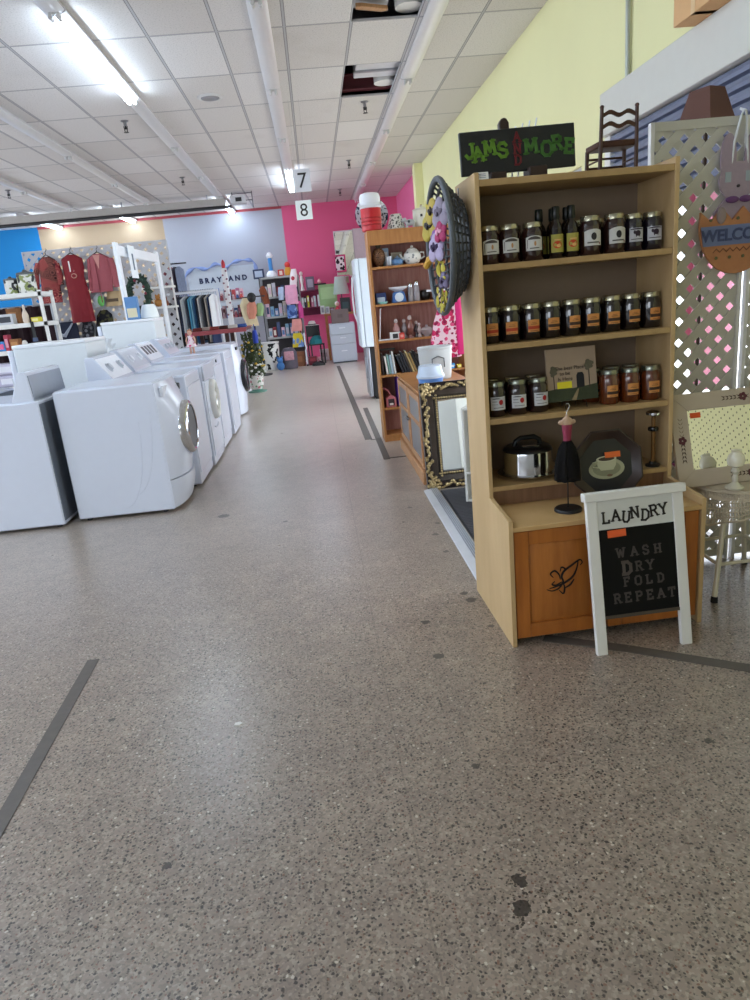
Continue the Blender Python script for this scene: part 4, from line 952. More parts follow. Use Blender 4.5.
# dryer with two knobs
def top_machine(name, lab, yc, xb, D, w, H, face, nk=2, marks=False, rz=0, cat='dryer', dot=False, gray=False, window=False, ck='#B9BEC8'):
    o = thing(name, lab, cat, group=G); cab(o, D, w, H); deck(o, D, w, H, .2)
    loc = console(o, w, H, face=face)
    for i in range(nk): knob(loc(.5, -.16+.32*i/(max(1, nk-1))), .034, ck)
    if marks:
        for i in range(4):
            M, c = loc(.42, -.2+.13*i); MB().bx(-.05, .05, -.035, .035, .0, .003, M).build('dial_mark', P('#202228', .4), c)
    if window:
        MB().bx(D-.004, D+.016, -w/2+.004, w/2-.004, H-.14, H-.004).build('front_control', P('#B9BECC', .35), o, .006)
        MB().bx(D-.004, D+.010, -w/2+.03, w/2-.03, .1, H-.15).build('front_door', ENAM, o, .008)
        porthole(o, D+.012, 0, .60, .19, P('#E3E4E2', .3), '#8D8A80', sq=.8)
        MB().tube([(D+.011, -.12, .355), (D+.012, -.06, .335), (D+.012, .06, .335), (D+.011, .12, .355)], .004, 6).build('door_seam', SEAM, o)
    else:
        MB().bx(D-.004, D+.008, -w/2+.015, w/2-.015, .12, H-.09).build('front_door', ENAM, o, .006)
    if dot: MB().cyl((D, -.1, H-.05), (D+.012, -.1, H-.05), .016, n=14).build('badge', P('#3A3D46', .4), o)
    put(o, xb, yc, rz); return o
top_machine('clothes_dryer', 'white dryer with two grey knobs on its console, behind the front-loading washer', 6.09, -1.85, .76, .67, .925, '#E4E7EF')
top_machine('clothes_dryer', 'white dryer with grey control strip and oval door window in the aisle row', 6.80, -1.85, .78, .67, .94, '#B6BAC6', nk=2, window=True, ck='#D9DCE4')
top_machine('clothes_washer', 'white washer with four black dial marks on its console in the aisle row', 7.60, -1.88, .80, .67, .955, '#D3D6DF', nk=0, marks=True, cat='washing machine', dot=True)
top_machine('clothes_dryer', 'white dryer with pale grey console, next to last of the aisle row', 8.42, -1.85, .79, .67, .955, '#BDBBC6', nk=3)
o = thing('front_load_washer', 'white front loader with black round door, last of the aisle row', 'washing machine', group=G); D, w, H = .69, .685, .97
cab(o, D, w, H); deck(o, D, w, H, .01); curved_panel(o, 'front_panel', D, w-.006, .03, H-.004, .09, ENAM, shape=sh_); porthole(o, D+.085, 0, .52, .225, P('#22242A', .25), '#0E1014')
MB().bx(D+.03, D+.05, -.2, -.05, .88, .92).build('display', P('#24262C', .2), o, .003); put(o, -1.83, 9.85)
# row facing away
o = thing('clothes_washer', 'white washer with grey-backed console turned away, at the left edge', 'washing machine', group=G); D, w, H = .655, .685, .915
cab(o, D, w, H); deck(o, D, w, H, .18)
c = MB().prism([(.03,H-.004),(.045,H+.195),(.055,H+.205),(.095,H+.205),(.105,H+.195),(.18,H+.01),(.18,H-.004)], -w/2+.02, w/2-.02, 'y').build('console', ENAM, o, .004)
M = T(.03, 0, H) @ RY(atan2(.015, .2)); MB().bx(-.006, .002, -w/2+.035, w/2-.03, .012, .178, M).build('console_back', P('#8D939E', .35, .3), c)
MB().bx(-.006, .004, -w/2+.01, w/2-.01, .05, H-.02).build('back_panel', P('#6E747E', .5, .3), o)
put(o, -1.955, 5.305, pi)
for yc, xb, lab in ((7.42, -1.96, 'white washer turned away, between the two tall white freezers'), (6.1, -2.71, 'white washer at the left edge beside the tall freezer')):
    o = thing('clothes_washer', lab, 'washing machine', group=G); cab(o, .65, .68, .92); deck(o, .65, .68, .92, .03); MB().bx(-.006, .004, -.33, .33, .05, .9).build('back_panel', P('#6E747E', .5, .3), o); put(o, xb, yc, pi)
for x0, x1, y0, d_, H, lab in ((-2.59, -1.98, 6.30, .6, 1.275, 'tall white box freezer behind the washer with the grey-backed console'), (-2.485, -1.875, 8.6, .55, 1.395, 'tall white box freezer in front of the white wooden frame')):
    o = thing('upright_freezer', lab, 'freezer', ((x0+x1)/2, y0, 0), group='white freezers'); hw = (x1-x0)/2; FZ = P('#DDE3E6', .35, var=.02)
    MB().bx(-hw, hw, 0, d_, .03, H-.03).build('cabinet', FZ, o, .012, seg=3); MB().bx(-hw-.004, hw+.004, -.006, d_+.004, H-.032, H).build('top_cap', P('#EDF0F4', .3, var=.02), o, .008)
    MB().bx(-hw-.055, -hw-.004, .01, d_-.01, .06, H-.04).build('door', ENAM, o, .012); MB().bx(-hw-.085, -hw-.055, .05, .08, .5, 1.0).build('handle', P('#BFC3CA', .3), o, .006)
    MB().bx(-hw+.02, hw-.02, .03, d_-.03, 0, .03).build('base', P('#33353A', .6), o)
PLB = P('#E9EDF2', .25, var=.04)
for (x, y, z), lab, s in (((-2.15, 7.3, .928), 'shiny white plastic bag lying on the washer between the freezers', 1), ((-2.2, 7.63, .928), 'second white plastic bag lying behind the first on the turned washer', .8)):
    h = MB(); random.seed(int(z*100+y*10))
    h.loft([(0,0,0,.16*s,.13*s,.06),(0,0,.05,.2*s,.15*s,.05),(.02,0,.13*s,.16*s,.12*s,.08),(.03,.01,.2*s,.07*s,.05*s,.12),(.04,.01,.25*s,.04*s,.03*s,.2),(.05,.02,.31*s,.06*s,.05*s,.25)], 30, nr=7)
    tag(h.build('plastic_bag', PLB, loc=(x, y, z)), lab, 'bag')

# ================================================================== RIGHT OF THE AISLE, FURTHER BACK
# wooden bookcase
BX, BY, BW, BH, BD = .56, 6.78, .86, 1.975, .30
bk = thing('bookcase', 'tall oak bookcase with reddish back holding bric-a-brac and books', 'bookcase', (BX, BY, 0))
for x in (0, BW-.02): MB().bx(x, x+.02, 0, BD, 0, BH).build('side_panel', OAK, bk, .002)
MB().bx(.02, BW-.02, BD-.012, BD-.002, .03, BH).build('back_panel', OAK_BACK, bk)
MB().bx(.02, BW-.02, .0, BD-.012, BH-.022, BH).build('top_board', OAK, bk, .002); MB().bx(.02, BW-.02, .0, .018, BH-.13, BH-.022).build('top_rail', OAK, bk, .002)
SZ = [.065, .335, .655, .98, 1.318, 1.655]
for z in SZ: MB().bx(.02, BW-.02, .004, BD-.012, z-.02, z).build('shelf', OAK, bk, .002)
MB().bx(.02, BW-.02, .01, .025, 0, .045).build('plinth', OAK, bk)
EPS = .0008
def bpos(px, py, k, y=.12): p = at(px, py, BY+y); return (p.x, BY+y, (SZ[k] if k < 6 else BH)+EPS)
def lathe_thing(name, lab, cat, loc, parts, group=None, rz=0):
    o = thing(name, lab, cat, loc, rz, group)
    for nm, prof, mt in parts: MB().lathe(prof, n=20).build(nm, mt, o)
    return o
# on its top
o = lathe_thing('water_jug', 'red drink cooler with white lid on top of the oak bookcase', 'jug', bpos(372, 228, 6, .125), (('jug_body', [(0,0),(.085,0),(.095,.01),(.095,.2),(.09,.215),(0,.215)], P('#C0202A', .35)), ('collar', [(.097,.2),(.1,.205),(.1,.24),(.097,.245)], WHITE_PLASTIC), ('lid', [(.094,.243),(.096,.25),(.096,.30),(.085,.325),(.05,.335),(0,.335)], WHITE_PLASTIC)))
h = MB()
for z in (.05,.08,.11): h.lathe([(.0955,z),(.0985,z+.006),(.0955,z+.012)], n=24)
h.build('grip_ring', P('#A81822', .35), o); MB().tube([(-.102,0,.25),(-.115,-.03,.23),(-.1,-.1,.215),(0,-.125,.21),(.1,-.1,.215),(.115,-.03,.23),(.102,0,.25)], .009, 8).build('handle', WHITE_PLASTIC, o)
p = at(372, 218, BY+.24)
o = thing('blue_plate', 'blue and white plate standing behind the red drink cooler', 'plate', (p.x, BY+.275, BH+EPS)); BWP = camo(['#C9D2DC', '#2A4560', '#16283C'], 26, 'blue_willow', .2)
MB().lathe([(0,0),(.08,0),(.155,.018),(.157,.022),(.08,.006),(0,.006)], n=36, M=T(0,0,.157) @ RX(pi/2-.08)).build('dish', BWP, o)
o = thing('small_lampshade', 'small grey and cream checked lampshade on top of the oak bookcase', 'lampshade', bpos(396, 224, 6, .14))
MB().lathe([(.092,0),(.05,.135),(.047,.135),(.089,0)], n=28).build('shade', spots('#D8D6CE', ['#5A5A58', '#77756E'], 38, .35, name='checked_shade'), o); MB().lathe([(.093,0),(.094,.008),(.09,.008)], n=28).build('trim_band', P('#CFCBBE', .8), o)
o = lathe_thing('canister', 'cream white canister with knob lid on top of the oak bookcase', 'canister', bpos(422, 221, 6, .15), (('canister_body', [(0,0),(.08,0),(.084,.01),(.084,.14),(.078,.15),(0,.15)], P('#E5E2D2', .3)), ('lid', [(.086,.148),(.086,.158),(.05,.17),(.012,.175),(.016,.19),(0,.195)], P('#DAD6C4', .3)), ('knob', [(.006,.175),(.012,.188),(.006,.2),(0,.2)], P('#7A2A22', .4))))
h = MB()
for a, z in ((-100, .1), (-80, .06)): h.box((.0845*cos(R(a)), .0845*sin(R(a)), z), (.02, .004, .022), None)
h.build('painted_cow_spot', P('#26262A', .5), o)
o = thing('cow_figurine', 'small grey ceramic cow beside the cream canister on the bookcase', 'figurine', bpos(410, 224, 6, .07))
h = MB().ell((0,0,.045), (.05,.028,.03)).ell((-.05,0,.07), (.022,.018,.02)).ell((-.068,0,.064), (.012,.012,.01))
for x in (-.03,.032):
    for s in (-1,1): h.cyl((x,s*.014,0), (x,s*.014,.04), .009, n=8)
h.ell((-.045,.02,.085),(.006,.012,.005)).ell((-.045,-.02,.085),(.006,.012,.005)); h.build('figure', spots('#B9BCBC', ['#4A4C50'], 30, .4, .3, name='grey_cow'), o)
# shelf 5 (upper)
o = lathe_thing('pineapple_ornament', 'dark metal pineapple ornament at the left of the upper bookcase shelf', 'ornament', bpos(379.5, 266, 5, .1), (('fruit', [(0,0),(.03,0),(.02,.01),(.035,.02),(.058,.06),(.062,.10),(.052,.14),(.03,.165),(0,.17)], spots('#6A4A34', ['#241814', '#9A7452'], 60, .3, .5, .35, 'pineapple')),))
h = MB()
for i in range(9): a = i*2.4; h.ell((0,0,0), (.008,.004,.04), 8, 6, T(.018*cos(a), .018*sin(a), .19) @ RZ(a) @ RY(.45))
h.build('crown_leaf', P('#3E3A2C', .5), o)
def boxy(name, lab, cat, loc, d, col, band=None, group=None, rz=0, bev=.004, bandcol='#E8E8E8'):
    """carton or book-like thing; origin at its base"""
    w_, dp, h_ = d; o = thing(name, lab, cat, loc, rz, group) if band else None
    b = MB().bx(-w_/2, w_/2, -dp/2, dp/2, 0, h_); ob = b.build('carton' if band else name, P(col, .6) if isinstance(col, str) else col, o, bev)
    if not band:
        ob.location = loc; ob.rotation_euler = (0, 0, rz); tag(ob, lab, cat, group); return ob
    MB().bx(-w_/2*band[0], w_/2*band[0], -dp/2-.002, -dp/2, h_*band[1], h_*band[2]).build('printed_panel', P(bandcol, .6), o); return o
boxy('book', 'light blue book standing behind the pineapple ornament', 'book', bpos(386, 262, 5, .22), (.06, .03, .17), '#A9C4DC', (.6, .5, .8))
lathe_thing('mug', 'silver grey mug on the upper bookcase shelf', 'mug', bpos(389, 262, 5, .08), (('cup', [(0,0),(.03,0),(.035,.01),(.035,.085),(.031,.085),(.03,.02),(0,.02)], P('#B8BCC2', .3, .5)),))
o = boxy('square_dish', 'square cream dish standing behind the blue jar on the upper shelf', 'dish', bpos(397, 260, 5, .21), (.11, .018, .125), '#C9C3AE', (.75, .12, .88), bandcol='#A89F88')
lathe_thing('sugar_pot', 'small blue stoneware pot on the upper bookcase shelf', 'pot', bpos(397.5, 262, 5, .07), (('pot_body', [(0,0),(.04,0),(.055,.02),(.052,.05),(.03,.062),(0,.062)], P('#5E86B4', .35)), ('lid', [(.032,.062),(.02,.072),(.008,.074),(.01,.084),(0,.086)], P('#7A98BC', .35))))
o = lathe_thing('teapot', 'white teapot with grey spots on the upper bookcase shelf', 'teapot', bpos(412.5, 260, 5, .1), (('pot_body', [(0,0),(.05,0),(.06,.008),(.085,.05),(.08,.095),(.05,.125),(0,.125)], spots('#E4E2DC', ['#8F9498'], 30, .55, .25, .35, 'teapot_glaze')), ('lid', [(.05,.124),(.045,.135),(.02,.145),(.01,.148),(.015,.162),(0,.168)], P('#E4E2DC', .3))))
MB().tube([(-.075,0,.05),(-.1,0,.065),(-.115,0,.1)], [.018,.012,.008], 10).build('spout', P('#E4E2DC', .3), o); MB().tube([(.075,0,.1),(.11,0,.1),(.115,0,.06),(.078,0,.04)], .008, 8).build('handle', P('#E4E2DC', .3), o)
o = thing('cat_figurine', 'black, white and blue figurine pair at the right of the upper shelf', 'figurine', bpos(433, 257, 5, .1))
h = MB()
for x, s in ((-.03, 1), (.03, 1.15)): h.lathe([(0,.02),(.035,.02),(.03,.06*s),(.02,.09*s),(0,.095*s)], (x,0,0), 14).ell((x,-.008,.11*s), (.024,.022,.022)); h.ell((x-.014,-.005,.13*s), (.006,.005,.012)).ell((x+.014,-.005,.13*s), (.006,.005,.012))
h.build('figure', spots('#26262A', ['#D9D6D0', '#C9C4BE'], 34, .45, .3, .4, 'cat_glaze'), o); MB().bx(-.07,.07,-.045,.045,0,.022).build('base', P('#4A6A9A', .4), o, .006)
# shelf 4
boxy('carton_box', 'dark blue box with pale panel on the second bookcase shelf', 'box', bpos(381, 302, 4, .12), (.1, .1, .105), '#24386A', (.7, .15, .6), bandcol='#B9C4D2')
lathe_thing('soap_dish', 'small turquoise dish in front of the dark blue box', 'dish', bpos(383, 304, 4, .04), (('dish', [(0,0),(.03,0),(.045,.012),(.05,.022),(.045,.022),(.03,.008),(0,.006)], P('#8CCBC4', .35)),))
o = thing('kitchen_scale', 'blue and white kitchen scale on the second bookcase shelf', 'scale', bpos(399, 301, 4, .1))
MB().prism([(-.07,0),(.07,0),(.05,.1),(-.05,.1)], -.05, .05, 'y').build('scale_body', P('#3E6FB4', .35), o, .01); MB().lathe([(0,.1),(.03,.1),(.085,.13),(.09,.145),(.08,.145),(.03,.115),(0,.11)], n=28).build('pan', WHITE_PLASTIC, o); MB().cyl((0,-.056,.05), (0,-.048,.05), .042, n=24).build('dial', P('#DCE6F0', .3), o)
GLS = glass('#C9CCD0', .05, 'clear_glass')
for px, lab, s in ((411, 'clear glass shaker with metal top, left of two on the second shelf', 1), (417, 'clear glass shaker with metal top, right of two on the second shelf', 1.1)):
    lathe_thing('glass_shaker', lab, 'shaker', bpos(px, 299, 4, .1), (('shaker_body', [(0,0),(.028*s,0),(.03*s,.01),(.025*s,.12*s),(.02*s,.13*s),(0,.13*s)], P('#9A9498', .1, spec=.8)), ('cap', [(.021*s,.128*s),(.023*s,.135*s),(.021*s,.16*s),(.01*s,.172*s),(0,.174*s)], CHROME)), group='glass shakers')
lathe_thing('black_bowl', 'black rounded pot on the second bookcase shelf', 'bowl', bpos(425, 298, 4, .16), (('bowl', [(0,0),(.035,0),(.055,.03),(.058,.06),(.045,.09),(.02,.098),(0,.098)], P('#1C1A1A', .35)),))
lathe_thing('cream_bowl', 'cream basket-like bowl at the right of the second bookcase shelf', 'bowl', bpos(440, 296, 4, .1), (('bowl', [(0,0),(.055,0),(.06,.01),(.075,.06),(.08,.065),(.072,.066),(.055,.015),(0,.012)], P('#D9CDA8', .5)), ('contents', [(0,.04),(.066,.045),(.05,.07),(.02,.078),(0,.078)], P('#B9A894', .8, var=.3, scale=60))))
# shelf 3
o = thing('towel_stand', 'white metal towel bar stand on the third bookcase shelf', 'stand', bpos(383, 341, 3, .07))
MB().tube([(-.03,0,.0),(.0,0,.29),(.01,0,.3)], .006, 8).build('upright', WHITE_PLASTIC, o); MB().bx(-.05,.07,-.04,.04,0,.012).build('base', WHITE_PLASTIC, o, .003)
boxy('tape_box', 'black and white box with red end on the third bookcase shelf', 'box', bpos(395.5, 340, 3, .04), (.10, .05, .07), '#E1E1E1', (.5, .2, .8), bandcol='#1C1C1E')
boxy('red_block', 'small red patterned tin beside the black and white box', 'tin', bpos(402, 338, 3, .02), (.05, .03, .06), '#D8473E', (.6, .3, .7), bandcol='#E8A094')
for i, (px, c, s) in enumerate(((397, '#B98C8C', 1.0), (405, '#A8A2A8', .95), (411, '#8C5A50', 1.1), (417, '#6E6468', .8), (420, '#C4B4B4', .7))):
    o = lathe_thing('glass_figurine', 'shiny glass figurine, %s from left on the third bookcase shelf' % ORD[i], 'figurine', bpos(px, 337, 3, .1+.05*(i % 2)), (('figure_base', [(0,0),(.03*s,0),(.028*s,.02),(.014*s,.035),(.03*s,.07*s),(.034*s,.1*s),(.018*s,.13*s),(.012*s,.15*s),(0,.152*s)], P(c, .12, spec=.8)), ('figure_head', [(0,.148*s),(.016*s,.155*s),(.02*s,.17*s),(.014*s,.188*s),(0,.192*s)], P('#C9BEBE', .15))), group='glass figurines')
for px, lab, s in ((427, 'cut glass bowl with pale lid, left of two on the third shelf', 1), (440, 'cut glass bowl with pale lid, right of two on the third shelf', .9)):
    lathe_thing('glass_bowl', lab, 'bowl', bpos(px, 333, 3, .1), (('bowl', [(0,0),(.03*s,0),(.03*s,.008),(.055*s,.03),(.062*s,.065),(.055*s,.065),(0,.02)], P('#A39A9E', .08, spec=.8)), ('lid', [(.058*s,.065),(.04*s,.085),(.012*s,.092),(.014*s,.105),(0,.11)], P('#BDB0B2', .1))), group='cut glass bowls')
boxy('purple_binder', 'dark purple folder standing at the right end of the third shelf', 'folder', bpos(450, 330, 3, .15), (.03, .16, .2), '#3A1E58', (.5, .6, .85), bandcol='#7A5A9A')
# books on shelf 2: leaning row
bc = ['#3A2A28', '#E4E2DC', '#7FA6A0', '#A9C0D0', '#D8D9D6', '#22252C', '#1E2024', '#2A2E36', '#5A5046', '#D8C084', '#A88C58', '#202226', '#1A1A1E', '#28221E', '#C7B08A', '#DAD2D6', '#E2DCE4']
bn = ['dark brown', 'white', 'sea green', 'pale blue', 'off-white', 'black', 'charcoal', 'slate', 'brown', 'straw yellow', 'tan', 'ink black', 'jet black', 'umber', 'beige', 'pinkish white', 'lilac white']
x = .035
for i, c in enumerate(bc):
    t_ = random.uniform(.012, .022); h_ = random.uniform(.17, .225); lean = 0 if i < 1 else (.1 if i < 5 else .33); x += .022 if i == 1 else (.056 if i == 5 else 0)
    o = thing('book', '%s book, %s from left in the leaning row on the bookcase' % (bn[i], ORD[i] if i < 16 else 'last'), 'book', (BX+x, BY+.11, SZ[2]+EPS), 0, 'books on the bookcase')
    M = RY(-lean); MB().bx(0, t_, -.08, .08, 0, h_, M).build('cover', P(c, .5), o, .002); MB().bx(.002, t_-.002, -.074, .081, h_-.004, h_-.002+.003, M).build('page_block', PAPER, o)
    x += t_/cos(lean)+.004+(.005 if lean > .2 else .0025)
boxy('flat_box', 'thin dark tray lying on top of the leaning books', 'tray', (BX+.10, BY+.12, SZ[2]+.232), (.16, .12, .012), '#33322F')
o = thing('lantern_toy', 'small pink house-shaped lantern on the lower bookcase shelf', 'lantern', bpos(391.5, 407, 1, .08)); LP = P('#C9757C', .5)
MB().prism([(-.05,0),(.05,0),(.05,.09),(0,.12),(-.05,.09)], -.04, .04, 'y').build('house', LP, o, .003); MB().bx(-.03,.03,-.043,-.04,.015,.08).build('window', P('#3A3034', .4), o); MB().tube([(0,0,.115),(-.02,0,.16),(-.07,0,.19)], .008, 8).build('handle', LP, o)
MB().bx(-.018, .018, -.046, -.043, .02, .04).build('candle', P('#E8E2DC', .5), o)
boxy('purple_binder', 'purple ring binder standing on the lower bookcase shelf', 'binder', bpos(401, 403, 1, .14), (.07, .23, .29), '#5A2FA0', (.5, .55, .8), bandcol='#6F48B0')
boxy('blue_marker_box', 'small bright blue packet at the right of the book shelf', 'packet', bpos(452, 366, 2, .02), (.05, .05, .05), '#2E8FD0', (.6, .3, .7), bandcol='#DDE8F0')
boxy('yellow_packet', 'small yellow packet at the right of the book shelf', 'packet', bpos(459, 366, 2, .02), (.04, .05, .035), '#D8C83A', (.6, .3, .7), bandcol='#F0EAC0')
# wooden cabinet with metal grille door, facing the aisle
WC = wood('#B08058', '#C49468', (3, 14, 14), .5); WCX, WC0, WC1, WCH = .695, 5.03, 6.42, .70
o = thing('wooden_cabinet', 'low wooden cabinet with metal grille doors facing the aisle', 'cabinet', (WCX, WC0, 0)); L = WC1-WC0
MB().bx(.012, .45, 0, L, .10, WCH-.022).build('carcass', WC, o, .003); MB().bx(-.012, .47, -.012, L+.012, WCH-.022, WCH).build('top', wood('#A9713F', '#BC8450', (4, 12, 12)), o, .004); MB().bx(-.02, .46, -.008, L+.008, 0, .10).build('plinth', WC, o, .006)
for y0 in (.03, L/2+.015):
    y1 = y0+L/2-.045; f = MB(); z0, z1 = .12, WCH-.04; s = .05
    f.bx(-.008, .012, y0, y0+s, z0, z1).bx(-.008, .012, y1-s, y1, z0, z1).bx(-.007, .011, y0+s, y1-s, z0, z0+s).bx(-.007, .011, y0+s, y1-s, z1-s, z1).bx(-.007, .011, y0+s, y1-s, .42, .455)
    d = f.build('door', WC, o, .003); MB().bx(-.001, .010, y0+s, y1-s, z0+s, z1-s).build('grille_panel', P('#8D9096', .35, .6), d)
    MB().ell((-.02, y0+.03 if y0 > .1 else y1-.03, .4), .014).build('knob', P('#7A7C80', .3, .8), d)
o = lathe_thing('storage_bin', 'tall white-grey plastic pail with handle mark behind the blue tub', 'pail', (0, 0, 0), (('pail_body', [(0,0),(.12,0),(.125,.01),(.14,.24),(.146,.245),(.146,.26),(.135,.26),(.13,.25),(0,.05)], P('#C4C8C8', .4)),))
p = at(437, 386, 5.75); o.location = (p.x, 5.75, WCH+EPS); MB().tube([(-.05,-.134,.10),(-.048,-.14,.17),(0,-.143,.19),(.048,-.14,.17),(.05,-.134,.10)], .005, 6).build('handle', P('#5A5E62', .5), o)
o = thing('food_tub', 'blue plastic tub with clear white lid on the wooden cabinet', 'tub', (at(431, 385, 5.3).x, 5.3, WCH+EPS))
MB().loft([(0,0,0,.085,.1,0),(0,0,.07,.1,.115,0)], 32).build('tub', P('#5C8FD6', .3), o); MB().loft([(0,0,.066,.106,.12),(0,0,.082,.107,.122),(0,0,.10,.095,.108),(0,0,.155,.085,.098),(0,0,.16,.07,.08)], 32).build('lid', P('#C9D8EC', .25), o)
# gilt mirror
o = thing('gilt_mirror', 'ornate black and gold framed mirror leaning against the wooden cabinet', 'mirror', (.685, 4.90, 0), 0); M = T(0,0,0) @ RX(-.10); FW, FH = .80, .77
GD = P('#A8946A', .3, .7, var=.5, scale=45); DKG = P('#2A2220', .3, .3, var=.5, scale=30)
def mitre(a0, a1, y0, y1, nm, mt):
    q = ((a0, a0), (FW-a0, a0), (FW-a0, FH-a0), (a0, FH-a0)); k = ((a1, a1), (FW-a1, a1), (FW-a1, FH-a1), (a1, FH-a1)); h = MB()
    for i in range(4): j = (i+1) % 4; h.prism([q[i], q[j], k[j], k[i]], y0, y1, 'y', M)
    return h.build(nm, mt, o, .004)
mitre(0, .05, -.035, .03, 'outer_moulding', DKG); mitre(.05, .10, -.012, .03, 'cove_moulding', P('#6A625C', .22, .7, var=.5, scale=9)); mitre(.10, .125, -.03, .02, 'inner_moulding', DKG)
h = MB(); random.seed(11)
for side in range(4):
    n = 54
    for i in range(n):
        t_ = (i+.5)/n; c = .028+random.uniform(-.02,.02); x, z = ((t_*FW, c), (FW-c, t_*FH), (t_*FW, FH-c), (c, t_*FH))[side]
        h.ell((x, -.036, z), (random.uniform(.009,.017), .012, random.uniform(.009,.017)), 8, 5, M)
for cx, cz in ((.05,.05), (FW-.05,.05), (.05,FH-.05), (FW-.05,FH-.05)):
    for i in range(14): a = i*2.4; r = .012*sqrt(i); h.ell((cx+r*cos(a), -.03, cz+r*sin(a)), (.014,.02,.014), 8, 5, M)
h.build('gold_leaf_carving', GD, o)
h = MB()
for side in range(4):
    n = 34
    for i in range(n):
        t_ = .11+(i+.5)/n*.78; c = .112; x, z = ((t_*FW, c), (FW-c, t_*FH), (t_*FW, FH-c), (c, t_*FH))[side]; h.ell((x, -.031, z), (.009,.009,.009), 7, 5, M)
h.build('gold_bead_trim', GD, o)
MB().bx(.125, FW-.125, .005, .01, .125, FH-.125, M).build('mirror_glass', MIRROR, o)
# small white shelf unit
o = thing('white_shelf_unit', 'small white open shelf unit with peg holes beside the gilt mirror', 'shelf', (.875, 4.44, .0138), -.5); WS = P('#E2E2DC', .45, var=.03)
MB().bx(0, .016, 0, .26, 0, .635).build('side_panel', WS, o, .002); sp_ = MB().bx(.36, .376, 0, .26, 0, .635).build('side_panel', WS, o, .002)
for z in (.0, .19, .619): MB().bx(.016, .36, .004, .252, z, z+.016).build('shelf', WS, o, .002)
MB().bx(.016, .36, .252, .258, .0, .635).build('back_panel', WS, o)
h = MB()
for i in range(12):
    for y in (.04, .2): h.cyl((.3585, y, .24+.028*i), (.3602, y, .24+.028*i), .0035, n=8)
h.build('peg_hole', P('#6A6A66', .8), sp_)['kind'] = 'stuff'
# pink floral cloth
FL = spots('#E7C9D4', ['#C22E5C', '#D8527E', '#8E2048'], 17, .4, .9, .45, 'pink_roses')
o = thing('floral_cloth_stand', 'thin white stand holding the pink rose-print cloth', 'stand', (1.20, 6.56, 0)); MB().cyl((0,0,.012), (0,0,1.42), .012, n=10).build('post', WHITE_PLASTIC, o); MB().cyl((-.16,0,1.40), (.16,0,1.40), .010, n=10).build('bar', WHITE_PLASTIC, o); MB().lathe([(0,0),(.12,0),(.12,.008),(.02,.02),(0,.02)], n=24).build('base', WHITE_PLASTIC, o)
o = thing('hanging_floral_cloth', 'pink rose-print cloth hanging beside the bookcase below the flower basket', 'cloth', (1.20, 6.50, .95)); MB().loft([(-.05,0,-.16,.16,.04,.05),(-.03,0,-.06,.145,.038,.05),(-.01,0,.15,.12,.035,.05),(.02,0,.30,.095,.03,.04),(.04,0,.44,.075,.022,.02)], 44, nr=7).build('cloth', FL, o); MB().loft([(.115,-.02,-.14,.035,.02,.03),(.105,-.02,.3,.03,.02,.02),(.10,-.012,.44,.03,.015,.0)], 20).build('magenta_edge', P('#D82A78', .8), o)

# fridges
o = thing('mini_fridge', 'black mini fridge with silver door standing under the white refrigerator', 'fridge', (.66, 9.86, 0))
MB().bx(.06, .60, 0, .52, .03, .735).build('cabinet', P('#121316', .4), o, .01); MB().bx(0, .055, 0, .52, .04, .73).build('door', P('#A7ADB6', .3, .75), o, .012); MB().bx(.08, .58, .02, .5, 0, .03).build('base', BLACK, o); MB().bx(-.02, 0, .03, .06, .3, .6).build('handle', GREY_METAL, o, .005)
o = thing('white_refrigerator', 'white refrigerator with curved side handle stacked on the black mini fridge', 'refrigerator', (.60, 9.80, .736)); FZ = P('#D7E2EC', .3, var=.02)
MB().bx(.065, .66, 0, .56, .0, 1.17).build('cabinet', FZ, o, .01); MB().bx(0, .06, 0, .56, .0, 1.17).build('door', FZ, o, .014); MB().tube([(0,.06,.98),(-.04,.06,.93),(-.055,.06,.7),(-.05,.06,.45),(-.01,.06,.32)], .011, 8).build('handle', P('#DDE2E6', .3), o)
o = thing('filing_cabinet', 'pale grey three-drawer filing cabinet at the far end of the aisle', 'filing cabinet', (.60, 16.4, 0)); FC = P('#A9B0BC', .4, .1, var=.03)
MB().bx(-.29, .29, 0, .55, .03, .89).build('cabinet', FC, o, .006); MB().bx(-.27, .27, .02, .53, 0, .03).build('base', P('#3A3C42', .6), o)
for z0, z1 in ((.06,.42), (.43,.64), (.65,.86)):
    d = MB().bx(-.275, .275, -.018, 0, z0, z1).build('drawer', FC, o, .006); MB().bx(-.07, .07, -.032, -.018, (z0+z1)/2+.02, (z0+z1)/2+.045).build('handle', P('#D6DAE0', .3, .5), d, .004)
# ================================================================== BACK OF THE SHOP
def zat(px, py, Y): return at(px, py, Y).z
def xat(px, py, Y): return at(px, py, Y).x
E_ = .0008
# --- white metal shelf rack at the left edge
RY_ = 9.5; xr = xat(42, 300, RY_); xl = xr-2.2; RZS = [.25, .70, zat(30, 349, RY_), zat(25, 323, RY_), zat(20, 293, RY_)]
o = thing('storage_rack', 'white metal storage rack with household goods at the left edge', 'rack', (0, RY_, 0))
for x in (xl, xr-.04):
    for y in (0, .42): MB().bx(x, x+.04, y, y+.03, 0, RZS[4]+.02).build('post', WHITE_PAINT, o, .003)
for z in RZS: MB().bx(xl, xr, 0, .45, z-.055, z).build('shelf', WHITE_PAINT, o, .003)
cu = thing('maroon_curtain', 'dark maroon cloth hanging behind the white storage rack', 'cloth', (0, RY_+.62, .85))
h = MB(); n = 40; top = [(xr-1.5+1.35*i/n, .03*sin(i*1.3)) for i in range(n+1)]; h.prism(top+[(x, y+.012) for x, y in top[::-1]], 0, RZS[4]-1.0, 'z'); h.build('cloth', P('#2E1820', .9), cu)
